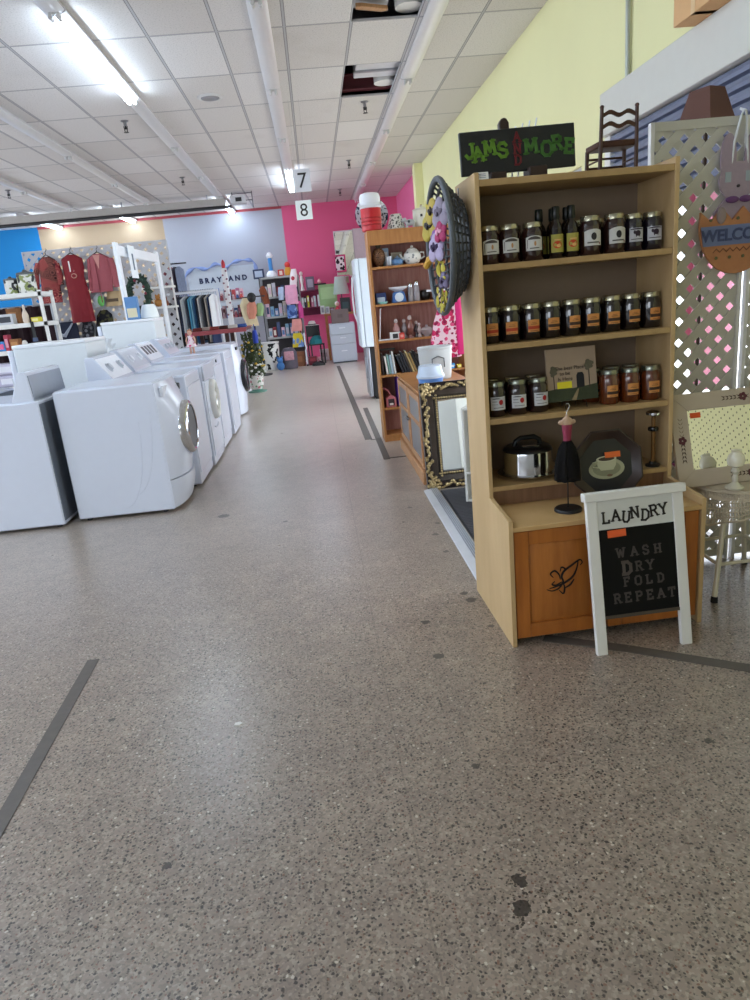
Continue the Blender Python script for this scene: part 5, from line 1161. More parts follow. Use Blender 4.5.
MB().cyl((xr-1.55,.0,RZS[4]-1.0), (xr-.1,.0,RZS[4]-1.0), .012, n=8).build('curtain_rod', GREY_METAL, cu)
for x in (xr-1.53, xr-.12): MB().bx(x-.012, x+.012, -.012, .012, -.85, RZS[4]-1.0).build('rod_stand', GREY_METAL, cu)
def rk(px, py, k, y=.2): return (xat(px, py, RY_+y), RY_+y, RZS[k]+E_)
COWP = camo(['#DAD9D2', '#8B9560', '#3A3A3E'], 11, 'farm_canister', .35)
for px, s, lab in ((28.5, 1.05, 'tall farm-print canister at the right end of the white rack top'), (12.5, .8, 'short farm-print canister on the white rack top'), (-9.5, .85, 'farm-print canister partly out of view on the white rack top')):
    lathe_thing('canister', lab, 'canister', rk(px, 290, 4), (('canister_body', [(0,0),(.10*s,0),(.105*s,.01),(.105*s,.2*s),(.1*s,.21*s),(0,.21*s)], COWP), ('lid', [(.1*s,.21*s),(.108*s,.215*s),(.1*s,.235*s),(.03*s,.25*s),(.02*s,.27*s),(0,.275*s)], P('#55585A', .4))))
lathe_thing('bottle_figure', 'slim cream bottle standing on the middle shelf of the white rack', 'bottle', rk(26, 319, 3, .1), (('bottle_body', [(0,0),(.03,0),(.038,.02),(.04,.09),(.028,.13),(.015,.16),(.017,.2),(0,.205)], P('#D8C8B8', .4)), ('cap', [(.012,.2),(.015,.205),(.012,.225),(0,.228)], P('#E4DCD2', .4))))
for px, w_, h_, c, lab, k, bc_ in ((7, .2, .13, '#C9CBD0', 'black and white patterned basket on the middle shelf of the rack', 3, '#3A3C44'), (15, .15, .2, '#8A5A30', 'brown box behind the patterned basket on the rack', 3, '#B07A48'), (37, .10, .06, '#D8C93A', 'small yellow box at the right end of the rack middle shelf', 3, '#EFE6A0'),
                           (17, .11, .14, '#9A6234', 'brown carton on the lower visible shelf of the rack', 2, '#C08A54'), (9.5, .05, .2, '#B23A52', 'red and pink packet on the lower visible shelf of the rack', 2, '#E0A0B0'), (3, .1, .12, '#3F86C8', 'blue packet at the frame edge on the rack', 2, '#D85A8A')):
    boxy('goods_box', lab, 'box', rk(px, 320 if k == 3 else 347, k, .14 if w_ < .18 and c != '#8A5A30' else .2) if c != '#8A5A30' else rk(px, 318, k, .32), (w_, .12, h_), c, (.7, .2, .75), 'goods on the white rack', bandcol=bc_)
lathe_thing('red_cup', 'red and white cup on the lower visible shelf of the rack', 'cup', rk(25.5, 346, 2, .08), (('cup', [(0,0),(.05,0),(.055,.05),(0,.05)], P('#B2242E', .4)), ('figure', [(0,.05),(.03,.05),(.035,.08),(.02,.11),(0,.115)], P('#DDD6CE', .4))))
o = thing('dark_purse', 'flat dark purse lying on the rack shelf beside the red cup', 'purse', rk(39.5, 347, 2, .18)); MB().loft([(0,0,0,.12,.08),(0,0,.03,.13,.09),(0,0,.055,.09,.05)], 24).build('bag', P('#1E2634', .5), o); MB().tube([(-.06,0,.05),(0,-.02,.09),(.06,0,.05)], .006, 6).build('strap', BLACK, o)
o = thing('hanging_strap', 'dark strap hanging from the edge of the rack middle shelf', 'strap', (xat(31, 318, RY_), RY_-.012, RZS[3]-.2)); MB().bx(-.02, .02, 0, .008, 0, .21).build('strap', BLACK, o); MB().bx(-.03, .03, -.004, .01, -.04, .01).build('buckle', P('#3A4A6A', .4), o)
for i, (z, lab) in enumerate(((.70, 'lavender bedding pack on the lowest visible rack shelf'), (.852, 'lilac bedding pack stacked upon the lavender pack'))):
    x = xat(5, 370, RY_); o = thing('bedding_pack', lab, 'bedding', (x, RY_+.2, z+E_)); MB().bx(-.24, .24, -.16, .16, 0, .15).build('pack', P(('#B9B6CC', '#C9C6DA')[i], .35, var=.15, scale=8), o, .03); MB().bx(-.1, .1, -.163, -.159, .04, .11).build('printed_panel', P('#DFE0EA', .5), o)
# --- white garden lattice with clothes hung on it
LY = 11.3; lx0 = xat(22, 255, LY); lx1 = xat(168, 250, LY); lz = zat(70, 248, LY); WL = P('#BFBFC4', .6)
nP = 3; pw = (lx1-lx0)/nP
for i in range(nP):
    o = thing('lattice_panel', 'white garden lattice behind the hanging clothes, %s of three from left' % ORD[i], 'lattice', (lx0+i*pw, LY, 0))
    g = MB(); lattice(g, pw-.02, lz-.02, .105, .062, .007, -.007); g.build('lattice_slats', WL, o).location = (.01, 0, .01)
    for x in (0, pw-.02): MB().bx(x, x+.018, -.015, .015, 0, lz).build('stile', WL, o)
    MB().bx(.018, pw-.02, -.012, .012, lz-.03, lz).build('rail', WL, o)
def rows_px(Y, pts):  # (px_left, px_right, py) -> loft rows relative to first point
    out = []
    for a, b, y in pts: p, q = at(a, y, Y), at(b, y, Y); out.append(((p.x+q.x)/2, (p.z+q.z)/2, abs(q.x-p.x)/2))
    return out
def garment(name, lab, cat, Y, pts, mt, dep=.06, sleeves=(), hang=True, extra=None, nr=6, rip=.03, group=None):
    r = rows_px(Y, pts); x0, z0 = r[0][0], r[0][1]
    o = thing(name, lab, cat, (x0, Y, r[-1][1]), 0, group); zb_ = r[-1][1]
    MB().loft([(x-x0, 0, z-zb_, w_, dep*(.5 if i == 0 else 1), 0 if i == 0 else rip) for i, (x, z, w_) in enumerate(r)], 40, nr=nr).build('body', mt, o)
    for sl in sleeves:
        s = rows_px(Y, sl); MB().loft([(x-x0, .0, z-zb_, w_, dep*.75) for x, z, w_ in s], 20).build('sleeve', mt, o)
    if hang:
        t_ = z0-zb_; MB().tube([(-r[1][2]*.9,0,t_-.05),(0,0,t_+.03),(r[1][2]*.9,0,t_-.05)], .008, 6).tube([(0,0,t_+.03),(0,.0,t_+.07),(.02,.02,t_+.1),(.0,.045,t_+.115)], .005, 6).build('hanger', BLACK, o)
    if extra: extra(o, x0, zb_)
    return o
GY = LY-.20
shirtm = camo(['#8E2E34', '#C98878', '#3A1620'], 9, 'red_print_shirt')
shirt_pat = NT('pattern_red_medallion'); v_ = shirt_pat.coord((1,1,1)); vo_ = shirt_pat.vor(v_, 9.5); d_ = vo_.outputs['Distance']
ring_ = shirt_pat.math('LESS_THAN', shirt_pat.math('ABSOLUTE', shirt_pat.math('SUBTRACT', shirt_pat.math('FRACT', shirt_pat.math('MULTIPLY', d_, 5.)), .5)), .16)
sep_ = shirt_pat.n('SeparateColor'); shirt_pat.l(vo_.outputs['Color'], sep_.inputs[0])
c_ = shirt_pat.mix(shirt_pat.math('GREATER_THAN', sep_.outputs[0], .5), lin('#7E2630'), lin('#2A1016')); c_ = shirt_pat.mix(ring_, c_, lin('#B87064')); shirt_pat.l(c_, shirt_pat.b.inputs['Base Color']); shirt_pat.set(.85, 0, .2)
garment('hanging_shirt', 'red shirt with medallion print hanging on the white lattice', 'shirt', GY, [(43,49,257),(38,57,262),(40,59,275),(42,61,290),(44,63,303)], shirt_pat.m, sleeves=([(35,42,263),(33,39,275),(34,40,292),(39,44,301)], [(53,59,263),(57,63,275),(58,64,285)]))
def dress_extra(o, x0, zb_):
    p = at(75.5, 276, GY); h = MB().tube([(p.x-x0+.035*cos(2*pi*i/16), -.066, p.z-zb_+.03*sin(2*pi*i/16)) for i in range(16)], .008, 6, closed=True); h.build('belt_buckle', P('#B98A7A', .4), o)
    p = at(72.5, 267, GY); MB().bx(p.x-x0-.03, p.x-x0+.03, -.07, -.06, p.z-zb_-.07, p.z-zb_+.08).build('price_tag', PAPER, o)
garment('hanging_dress', 'long dark red sleeveless dress hanging on the white lattice', 'dress', GY, [(66,75,255),(61,82,259),(63,84,268),(65,84,277),(68,89,292),(71,93,310),(73,96,322)], P('#7E1722', .8), dep=.07, extra=dress_extra, nr=8)
def jk_extra(o, x0, zb_):
    p = at(98, 261, GY); MB().prism([(p.x-x0-.05, p.z-zb_+.08),(p.x-x0+.05, p.z-zb_+.08),(p.x-x0+.01, p.z-zb_-.12)], -.066, -.05, 'y').build('neckline', P('#C98F88', .8), o)
    h = MB()
    q = at(100.5, 285, GY); h.bx(q.x-x0-.006, q.x-x0+.006, -.07, -.062, q.z-zb_-.25, q.z-zb_+.3); h.build('placket', P('#7A3038', .8), o)
garment('hanging_jacket', 'dusty pink buttoned jacket hanging on the white lattice', 'jacket', GY, [(93,101,254),(88,109,258),(90,112,270),(91,113,282),(91,113,292)], P('#9E525A', .85), sleeves=([(87,91,259),(88,92,275),(90,94,291)], [(107,113,258),(111,118,272),(114,121,287)]), extra=jk_extra)
# bags and cloths hung or leaning low on the lattice
BGY = LY-.078
for nm, lab, cat, pts, mt, dep in (('hanging_bag', 'navy shoulder bag with pale lining hanging low on the lattice', 'bag', [(56,76,322),(50,78,329),(49,80,340),(48,80,352)], P('#232A40', .8), .045), ('hanging_bag', 'dark camouflage bag hanging below the pink jacket', 'bag', [(100,107,310),(97,112,315),(96,114,325),(96,114,338)], camo(['#1E1C22', '#4A4A30', '#12141E'], 9, 'dark_camouflage'), .045),
                            ('hanging_bag', 'clear plastic bag with green contents hanging below the pink jacket', 'bag', [(96,101,292),(93,104,297),(93,104,303),(95,102,307)], P('#BFC9CC', .2), .045), ('hanging_bag', 'tan paper bag hanging at the right below the pink jacket', 'bag', [(107,121,291),(107,123,295),(106,122,306)], P('#C2A880', .8), .045),
                            ('hanging_scarf', 'black and grey printed cloth hanging between the dress and camouflage bag', 'cloth', [(82,92,321),(82,94,328),(83,94,342)], spots('#24242A', ['#77777E', '#55555C'], 16, .4, .9, name='grey_print'), .04)):
    def ex(o, x0, zb_, nm=nm, lab=lab):
        if 'navy' in lab:
            p, q = at(55, 325, BGY), at(74, 325, BGY); m_ = at(63, 336, BGY); MB().tube([(p.x-x0, -.045, p.z-zb_+.05), (m_.x-x0-.1, -.05, m_.z-zb_+.05), (m_.x-x0+.05, -.05, m_.z-zb_), (q.x-x0, -.045, q.z-zb_+.03)], [.01,.03,.03,.01], 8).build('lining', P('#A9B0C0', .8), o)
        if 'green' in lab: p = at(102, 301, BGY); MB().ell((p.x-x0, -.05, p.z-zb_), (.05,.03,.08)).build('green_contents', P('#6FC060', .5), o)
        if 'paper' in lab: p = at(113, 300, BGY); MB().bx(p.x-x0-.09, p.x-x0+.09, -.056, -.045, p.z-zb_-.025, p.z-zb_+.02).build('printed_text', P('#5A4A38', .8), o)
    garment(nm, lab, cat, BGY, pts, mt, dep, hang=False, extra=ex, rip=.04)
# --- white wooden frame on posts
p0 = at(115, 245, 9.25); dz = p0.z; q0 = Vector(p0); v = _ray(156, 254); q1 = EYE+v*((dz-CAM_H)/v.z); d = Vector((q1.x-q0.x, q1.y-q0.y, 0)); FLn = d.length; fa = atan2(d.y, d.x)
o = thing('display_easel', 'tall white wooden frame stand behind the white freezers', 'frame', (q0.x, q0.y, 0), fa); WF = P('#E9EDF3', .5, var=.03)
MB().bx(-.05, .06, -.02, .02, 0, dz+.03).build('post', WF, o, .004); MB().bx(FLn-.06, FLn+.05, -.02, .02, 0, dz+.03).build('post', WF, o, .004); MB().bx(.06, FLn-.06, -.018, .018, dz-.12, dz).build('top_rail', WF, o, .004); MB().bx(.06, FLn-.06, -.018, .018, .3, .4).build('bottom_rail', WF, o, .004)
k = Vector((q0.x, q0.y, 0))+d*.42; o = thing('hanging_tag', 'white paper sign hanging from the top of the white frame', 'tag', (k.x+.03, k.y-.32, dz-.38), fa); MB().bx(-.13, .13, -.004, .004, 0, .4).build('paper', P('#E8EDF2', .7), o); MB().bx(-.02, .03, -.007, -.004, .1, .3).build('printed_mark', P('#4A5A70', .7), o)
# wreath hanging inside frame
wy = 9.9; wc = at(139, 294, wy); random.seed(5)
o = thing('hanging_wreath', 'dark green wreath hanging beside the left post of the white frame', 'wreath', (wc.x, wy, wc.z)); h = MB()
for i in range(170):
    a = 2*pi*i/170+random.uniform(-.1,.1); r = .20+random.uniform(-.045,.045); h.ell((0,0,0), (.012,.012,random.uniform(.03,.06)), 6, 4, T(r*.62*cos(a), random.uniform(-.05,.05), r*1.05*sin(a)) @ RY(random.uniform(-3,3)) @ RX(random.uniform(-1,1)))
h.tube([(.20*.62*cos(2*pi*i/32), 0, .21*sin(2*pi*i/32)) for i in range(32)], .035, 8, closed=True); h.build('foliage', P('#23382C', .8, var=.4, scale=20), o)
for i in range(5): MB().ell((.1*cos(i*1.7), -.06, .17*sin(i*1.7)), .018, 8, 6).build('berry', P('#7A2A3A', .5), o)
# wall shelf on lattice seen through the frame
sY = LY-.2; sx0, sx1 = xat(141, 287, sY), xat(163, 285, sY); sz = zat(152, 287, sY); s2 = zat(156, 307, sY)
o = thing('hanging_shelf', 'white two-tier shelf fixed to the lattice inside the white frame', 'shelf', (sx0, sY, 0))
for z in (sz, s2): MB().bx(0, sx1-sx0+.15, .0, .17, z-.03, z).build('board', WHITE_PAINT, o, .003)
MB().bx(0, .02, .14, .17, s2-.2, sz+.1).build('bracket', WHITE_PAINT, o); MB().bx(sx1-sx0+.1, sx1-sx0+.12, .14, .17, s2-.2, sz+.1).build('bracket', WHITE_PAINT, o)
for i, (px, c, s, k) in enumerate(((149, '#8A5A2A', .7, 0), (157, '#A8702E', .85, 0), (164.5, '#7A3E22', .65, 0), (147, '#5A3A2E', .7, 1), (156, '#C9BEB8', .7, 1))):
    o = thing('bear_ornament', ('brown and gold', 'amber', 'russet', 'dark brown', 'pale')[i]+' small bear ornament on the '+('lower' if k == 0 else 'upper')+' board of the lattice shelf', 'ornament', (xat(px, 300, sY), sY+.07, (s2 if k == 0 else sz)+E_), 0, 'ornaments on the lattice shelf')
    MB().ell((0,0,.07*s), (.07*s,.05*s,.07*s)).ell((0,0,.16*s), (.045*s,.04*s,.042*s)).ell((-.03*s,0,.2*s), .015*s).ell((.03*s,0,.2*s), .015*s).build('figure', P(c, .5, var=.3), o)
o = boxy('blue_bag', 'blue and yellow printed shopping bag on the freezer beside the frame post', 'bag', (xat(134, 316, 8.75), 8.75, 1.395+E_), (.14, .1, .26), '#5A86B8', (.8, .1, .5), bandcol='#D8CFAE')
lathe_thing('white_pitcher', 'white vase standing on the freezer behind the blue bag', 'vase', (xat(150, 316, 8.87), 8.87, 1.395+E_), (('vase_body', [(0,0),(.10,0),(.11,.01),(.095,.1),(.075,.15),(.065,.16),(0,.14)], P('#E4E8E8', .4)),))
# --- clothes rack
KY = 13.0; r0, r1 = at(163, 295, KY), at(217, 290, KY); rz_ = (r0.z+r1.z)/2; L = r1.x-r0.x
o = thing('clothes_rack', 'white clothes rack full of hanging garments before the banner', 'clothes rack', (r0.x, KY, 0))
MB().bx(-.02, L+.02, -.02, .02, rz_-.02, rz_+.02).build('rail', WHITE_PLASTIC, o, .004)
for x in (0, L):
    MB().bx(x-.02, x+.02, -.02, .02, .05, rz_-.02).build('post', WHITE_PLASTIC, o, .004); MB().bx(x-.02, x+.02, -.3, .3, .02, .06).build('foot', WHITE_PLASTIC, o, .004)
MB().bx(.02, L-.02, -.018, .018, .3, .34).build('lower_rail', WHITE_PLASTIC, o, .004)
gc = [('#8A7A80','mauve grey'),('#B9B2B4','pale grey'),('#5C4A50','brown grey'),('#17181E','black'),('#101218','jet black'),('#22263A','dark navy'),('#2A3450','navy'),('#D9DDE2','white'),('#B8C2CC','silver'),('#3A4252','slate'),('#5AA6C8','turquoise'),('#8CC2D8','pale blue'),('#2F5E8E','mid blue'),('#1C2436','midnight'),('#E2E2E4','bright white'),('#6A6E78','steel grey'),('#2A2A32','charcoal'),('#C4BCB4','beige'),('#1E2E52','royal navy'),('#DADCE0','off-white')]
ng = len(gc)
for i, (c, nm) in enumerate(gc):
    x = .08+(L-.16)*i/(ng-1); ln = random.uniform(.55, .95); zt = rz_-.06
    o = thing('hanging_garment', nm+' garment hanging on the white rack, %s from left' % (ORD[i] if i < 16 else ('seventeenth', 'eighteenth', 'nineteenth', 'last')[i-16]), 'garment', (r0.x+x, KY, zt-ln), -.28+random.uniform(-.03, .03), 'garments on the white rack')
    MB().loft([(0,0,0,.017,.20,.05),(0,0,ln*.5,.016,.19,.04),(0,0,ln-.06,.015,.20,.02),(0,0,ln,.008,.05,0)], 28, nr=7).build('cloth', P(c, .85), o); MB().tube([(0,0,ln-.02),(0,0,ln+.01),(0,.032,ln+.035),(0,.032,ln+.08),(0,0,ln+.095),(0,-.03,ln+.08)], .005, 5).build('hanger_hook', GREY_METAL, o)
# clothes on the wall bracket at the upper left of the rack
WY = 15.0; b0, b1 = at(161, 265, WY), at(186, 262, WY)
o = thing('hanging_rail', 'thin dark rail on a stand above the clothes rack', 'rail', (b0.x, WY, 0)); MB().cyl((0,0,b0.z), (b1.x-b0.x,0,b0.z+.0), .014, n=8).build('rail', BLACK, o); MB().cyl((-.03,.05,0), (-.03,.05,b0.z), .016, n=8).build('post', BLACK, o)
MB().lathe([(0,0),(.25,0),(.25,.02),(.03,.04),(0,.04)], (-.03,.05,0), 20).build('base', BLACK, o)
for px, c, nm in ((167, '#8A5560', 'rose striped'), (171, '#A8707A', 'dusty pink'), (175, '#4A4250', 'dark plum'), (179, '#6E7A90', 'blue grey')):
    x = xat(px, 268, WY); o = thing('hanging_garment', nm+' garment hanging from the thin dark rail', 'garment', (x, WY, b0.z-.66), -.25, 'garments on the dark rail'); MB().loft([(.0,0,0,.027,.2,.06),(.0,0,.35,.026,.2,.05),(0,0,.55,.024,.2,.02),(0,0,.6,.012,.05,0)], 24, nr=6).build('cloth', P(c, .85, var=.3, scale=20), o); MB().tube([(0,0,.58),(0,0,.61),(0,.026,.635),(0,.026,.67),(0,0,.684),(0,-.022,.67)], .005, 5).build('hanger_hook', GREY_METAL, o)
# --- table with red cloth, doll
TY = 11.0; t0, t1 = at(187, 337, TY), at(238, 327, TY); tz = (t0.z+t1.z)/2+.02; TW = t1.x-t0.x+.1
o = thing('display_table', 'dark wooden display table behind the dryers', 'table', (t0.x, TY, 0)); MB().bx(0, TW, 0, 1.1, tz-.05, tz-.008).build('tabletop', P('#4A2C26', .5), o, .004)
for x in (.06, TW-.32):
    for y in (.3, 1.02): MB().bx(x-.03, x+.03, y-.03, y+.03, 0, tz-.05).build('leg', P('#3A221E', .5), o)
o = thing('table_runner', 'dusky red cloth spread over the dark display table', 'tablecloth', (t0.x, TY, tz-.0072)); MB().bx(-.02, TW+.02, -.02, 1.12, 0, .008).bx(-.02, TW+.02, -.024, -.016, -.05, .008).build('cloth', P('#94494E', .9, var=.3, scale=6), o, .003)
for i, (fx, c, nm) in enumerate(((.15, '#6A2A26', 'brown'), (.3, '#B9A9A4', 'grey'), (.45, '#8A3A36', 'red'), (.60, '#4A2C2A', 'dark brown'), (.77, '#C9C2BC', 'pale'), (.92, '#2A4A8A', 'blue'))):
    o = thing('folded_cloth', nm+' folded cloth on the red-covered display table', 'cloth', (t0.x+TW*fx, TY+.25+.1*(i % 2), tz+.0016), 0, 'folded cloths on the table'); MB().bx(-.07, .07, -.1, .1, 0, .03).build('fold', P(c, .9), o, .012); MB().bx(-.065, .065, -.095, .095, .03, .05).build('upper_fold', P(c, .9), o, .01)
dy = 8.3; dz_ = .961
o = thing('doll', 'small doll in a pink and white dress standing on a dryer', 'doll', (xat(189, 330, 8.3), 8.3, dz_+E_)); SK = P('#C99A86', .6)
h = MB()
for s in (-1, 1): h.tube([(s*.018,0,0),(s*.017,0,.06),(s*.014,0,.13)], [.012,.013,.016], 8)
h.ell((0,0,.235), (.027,.027,.032)); h.tube([(-.035,0,.19),(-.05,-.01,.15),(-.045,-.02,.11)], [.011,.010,.008], 8); h.tube([(.035,0,.19),(.05,-.01,.15),(.045,-.02,.11)], [.011,.010,.008], 8); h.tube([(0,0,.19),(0,0,.215)], .011, 8); h.build('doll_body', SK, o)
MB().loft([(0,0,.075,.06,.05,.06),(0,0,.13,.04,.034,.04),(0,0,.165,.026,.02),(0,0,.2,.03,.018)], 24, nr=8).build('dress', spots('#E6D6DA', ['#D8407E', '#E08AAC'], 30, .4, .8, name='doll_dress'), o); MB().ell((0,.008,.245), (.031,.03,.03)).build('hair', P('#8A5A3A', .8), o)
# --- banner
NY = 18.7; n0, n1 = at(187, 272, NY), at(256, 264, NY); NW = n1.x-n0.x; nb = zat(220, 295, NY); nt = zat(222, 267, NY)
o = thing('hanging_banner', 'pale grey banner lettered BRAYLAND hanging on the back wall', 'banner', (n0.x, NY, nb)); MB().bx(0, NW, 0, .012, -.35, nt-nb).build('cloth', P('#BCC4CE', .8), o)
font_text('lettering', 'B R A Y L A N D', .17, P('#1E2A4E', .7), o, T(NW*.50, -.008, (nt-nb)*.55) @ RY(-.0), .006, .008)
o = thing('hanging_swag', 'blue tulle swag draped over the top and side of the banner', 'swag', (n0.x, NY-.06, nb)); H_ = nt-nb; h = MB()
pts = [(-.02,0,-.1),(-.1,0,H_*.3),(-.06,0,H_*.75),(.2,0,H_*1.05),(.5,0,H_*.97),(.75,0,H_*1.12),(1.0,0,H_*.95),(NW*.55,0,H_*.9),(NW*.68,0,H_*1.12),(NW*.85,0,H_*1.17),(NW*.97,0,H_*1.08),(NW,0,H_*.7)]
def smooth_path(P, k=5):
    P = [Vector(p) for p in P]; out = []
    for i in range(len(P)-1):
        a, b, c, d = P[max(0,i-1)], P[i], P[i+1], P[min(len(P)-1,i+2)]
        for j in range(k): t = j/k; out.append(.5*((2*b)+(c-a)*t+(2*a-5*b+4*c-d)*t*t+(3*b-a-3*c+d)*t**3))
    return out+[P[-1]]
sp2 = smooth_path(pts); h.tube(sp2, [.035+.02*sin(i*1.1) for i in range(len(sp2))], 8); h.build('tulle', P('#7F92C2', .8, var=.25, scale=9), o)
# --- white pole with red tip
py = 12.6; pb, ptp = at(232, 326, py), at(225, 268, py)
o = thing('white_post_stand', 'thin white decorated post with red tip beside the clothes rack', 'post', (pb.x, py, 0)); MB().lathe([(0,0),(.18,0),(.18,.02),(.03,.05),(0,.05)], n=20).build('base', WHITE_PLASTIC, o); MB().bx(-.045, .045, -.03, .03, .05, ptp.z).build('post', P('#E4E4E8', .5), o, .006); MB().lathe([(.025,0),(.035,.03),(.03,.09),(.012,.13),(0,.14)], (0,0,ptp.z), 14).build('tip', P('#B0202E', .4), o)
h = MB()
for i in range(12): h.ell((.03*(-1)**i, -.036, ptp.z-.05-i*.065), (.018,.01,.016), 8, 6)
h.build('ornament', P('#8A5A6A', .5, var=.4, scale=30), o)
# --- toy and gift area
def hang(name, lab, cat, px, Y, col, dep=.05, group=None, rip=.05, extra=None):
    return garment(name, lab, cat, Y, px, P(col, .85, var=.2, scale=12) if isinstance(col, str) else col, dep, hang=False, rip=rip, group=group, extra=extra)
# grey gift rack carrying the soft goods
QY = 17.0; g0, g1 = at(262, 300, QY).x, at(301, 300, QY).x; QZ = [.12, zat(280, 337, QY), zat(280, 316, QY), zat(280, 296, QY), zat(280, 276, QY)]
o = thing('gift_rack', 'grey metal gift rack crowded with toys before the pink wall', 'rack', (g0, QY, 0)); GW = g1-g0
for x in (0, GW-.03):
    for y in (0, .5): MB().bx(x, x+.03, y, y+.03, 0, QZ[4]).build('post', P('#8A8C90', .5, .3), o)
for z in QZ: MB().bx(0, GW, 0, .53, z-.04, z).build('shelf', P('#A6A8A8', .5, .2), o)
MB().bx(.03, GW-.03, .515, .53, .12, QZ[4]).build('back_panel', P('#3A3638', .7), o)
toy = [('#5A7FB0','blue'),('#C9C6D0','silver'),('#D8B6C6','pink'),('#B9BCCB','lilac'),('#8A2F3C','red'),('#7FA6C0','sky blue'),('#D8D2C6','cream'),('#3E4A6E','navy')]
kk = 0
for k_ in (1, 2, 3):
    for i in range(8):
        c, nm = toy[(i*3+k_) % 8]; x = .1+(GW-.2)*i/7; hh = random.uniform(.16, .36)
        boxy('toy_package', nm+' toy package on the %s shelf of the grey gift rack' % ('lower', 'middle', 'upper')[k_-1], 'toy', (g0+x, QY+.12, QZ[k_]+E_), ((GW-.2)/7*.8, .12, hh), c, (.7, .2, .7), 'packages on the gift rack', bandcol=toy[(i+k_*2+3) % 8][0])
o = lathe_thing('bubble_wand', 'blue tube with white cap and base standing on the gift rack', 'toy', (xat(271, 272, QY+.1), QY+.2, QZ[4]+E_), (('base', [(0,0),(.12,0),(.12,.06),(.08,.12),(.05,.14),(0,.14)], WHITE_PLASTIC), ('tube', [(.045,.13),(.045,.42),(0,.42)], P('#2F80C4', .4)), ('cap', [(.06,.42),(.08,.47),(.04,.54),(0,.55)], WHITE_PLASTIC)))
boxy('toy_package', 'red and white box on top of the grey gift rack', 'toy', (xat(280.5, 270, QY+.2), QY+.25, QZ[4]+E_), (.14, .12, .15), '#C23A34', (.5, .2, .8), bandcol='#E8DCD0')
o = thing('toy_figure', 'yellow and red toy figure at the right end of the gift rack top', 'toy', (xat(288, 273, QY+.1), QY+.2, QZ[4]+E_)); MB().lathe([(0,0),(.07,0),(.085,.08),(.06,.18),(0,.19)], n=16).build('toy_body', P('#D89A2E', .5), o); MB().ell((0,0,.24), (.065,.065,.07)).build('toy_head', P('#C8322E', .5), o)
o = thing('framed_picture', 'dark blue framed print leaning on a post left of the gift rack', 'picture', (xat(259, 276, QY+.6), QY+.55, zat(259, 279, QY+.6))); MB().bx(-.13, .13, 0, .03, 0, .22).build('frame', P('#2A3A5A', .5), o, .01); MB().bx(-.09, .09, -.006, .0, .04, .18).build('print', P('#B9C6D8', .7), o); MB().bx(-.02, .02, .03, .05, -1.5, .1).build('support_leg', BLACK, o)
hang('hanging_towel', 'pink towel hanging at the right end of the gift rack', 'towel', [(285,296,285),(285,297,292),(286,298,302),(287,299,304)], QY-.17, '#DFA0BE', group='towels on the gift rack')
hang('hanging_towel', 'blue floral towel hanging below the pink towel', 'towel', [(287,295,305),(287,297,310),(288,297,318)], QY-.12, camo(['#5F7FB8', '#9AB4DA', '#3A5088'], 6, 'blue_floral'), group='towels on the gift rack')
hang('hanging_towel', 'peach towel hanging below the blue floral towel', 'towel', [(292,301,319),(292,302,325),(292,302,331)], QY-.19, '#D8938E', group='towels on the gift rack')
hang('hanging_towel', 'blue and yellow towel hanging lowest at the rack end', 'towel', [(293,302,333),(293,303,340),(293,304,347)], QY-.13, camo(['#6C8CC8', '#9AB8E0', '#D8C23A'], 4, 'blue_yellow'), group='towels on the gift rack')
hang('hanging_towel', 'pale blue towel hanging at the left of the pink towel', 'towel', [(278,284,287),(278,284,293),(279,284,300)], QY-.1, '#B6CBE6', group='towels on the gift rack')
hang('hanging_ribbon', 'magenta cloth hanging at the right behind the towels', 'cloth', [(297,300,301),(298,303,308),(299,304,318)], QY-.05, '#C84A90')
hang('hanging_bag', 'white and red tote hanging at the top right of the gift rack', 'bag', [(291,296,269),(290,297,275),(290,297,287)], QY-.06, spots('#E2DADC', ['#B23A4A'], 8, .5, .8, name='white_red_tote'))
hang('hanging_plush_bear', 'brown plush bear hanging at the upper left of the gift rack', 'plush toy', [(261,264,286),(259,266,290),(261,268,296),(264,270,304)], QY-.2, '#7A3E22', .1, rip=.08)
hang('hanging_cloth', 'green round cloth hanging left of the gift rack', 'cloth', [(257,262,303),(255,264,308),(256,263,316)], 15.0, '#8CA878'); hang('hanging_cloth', 'cream cloth hanging behind the peach cloth left of the gift rack', 'cloth', [(242,250,298),(240,252,305),(243,256,316),(248,259,326)], 15.1, '#CDBE9C', .08)
hang('hanging_cloth', 'peach cloth with black top hanging left of the gift rack', 'cloth', [(250,254,300),(247,256,305),(247,257,312),(249,255,319)], 14.9, '#B97A66', .07, extra=lambda o, x0, zb_: MB().ell((.0, -.05, .42), (.09, .05, .1)).build('black_hood', BLACK, o))
o = thing('display_stand', 'dark metal stand carrying the cloths left of the gift rack', 'stand', (xat(251, 300, 15.3), 15.3, 0)); MB().cyl((0,0,.02), (0,0,zat(251, 294, 15.3)), .02, n=10).build('post', P('#2A2A2C', .5), o); MB().lathe([(0,0),(.25,0),(.25,.02),(0,.03)], n=20).build('base', P('#2A2A2C', .5), o); MB().cyl((-.3,0,zat(251, 297, 15.3)), (.3,0,zat(251, 297, 15.3)), .014, n=8).build('arm', P('#2A2A2C', .5), o)
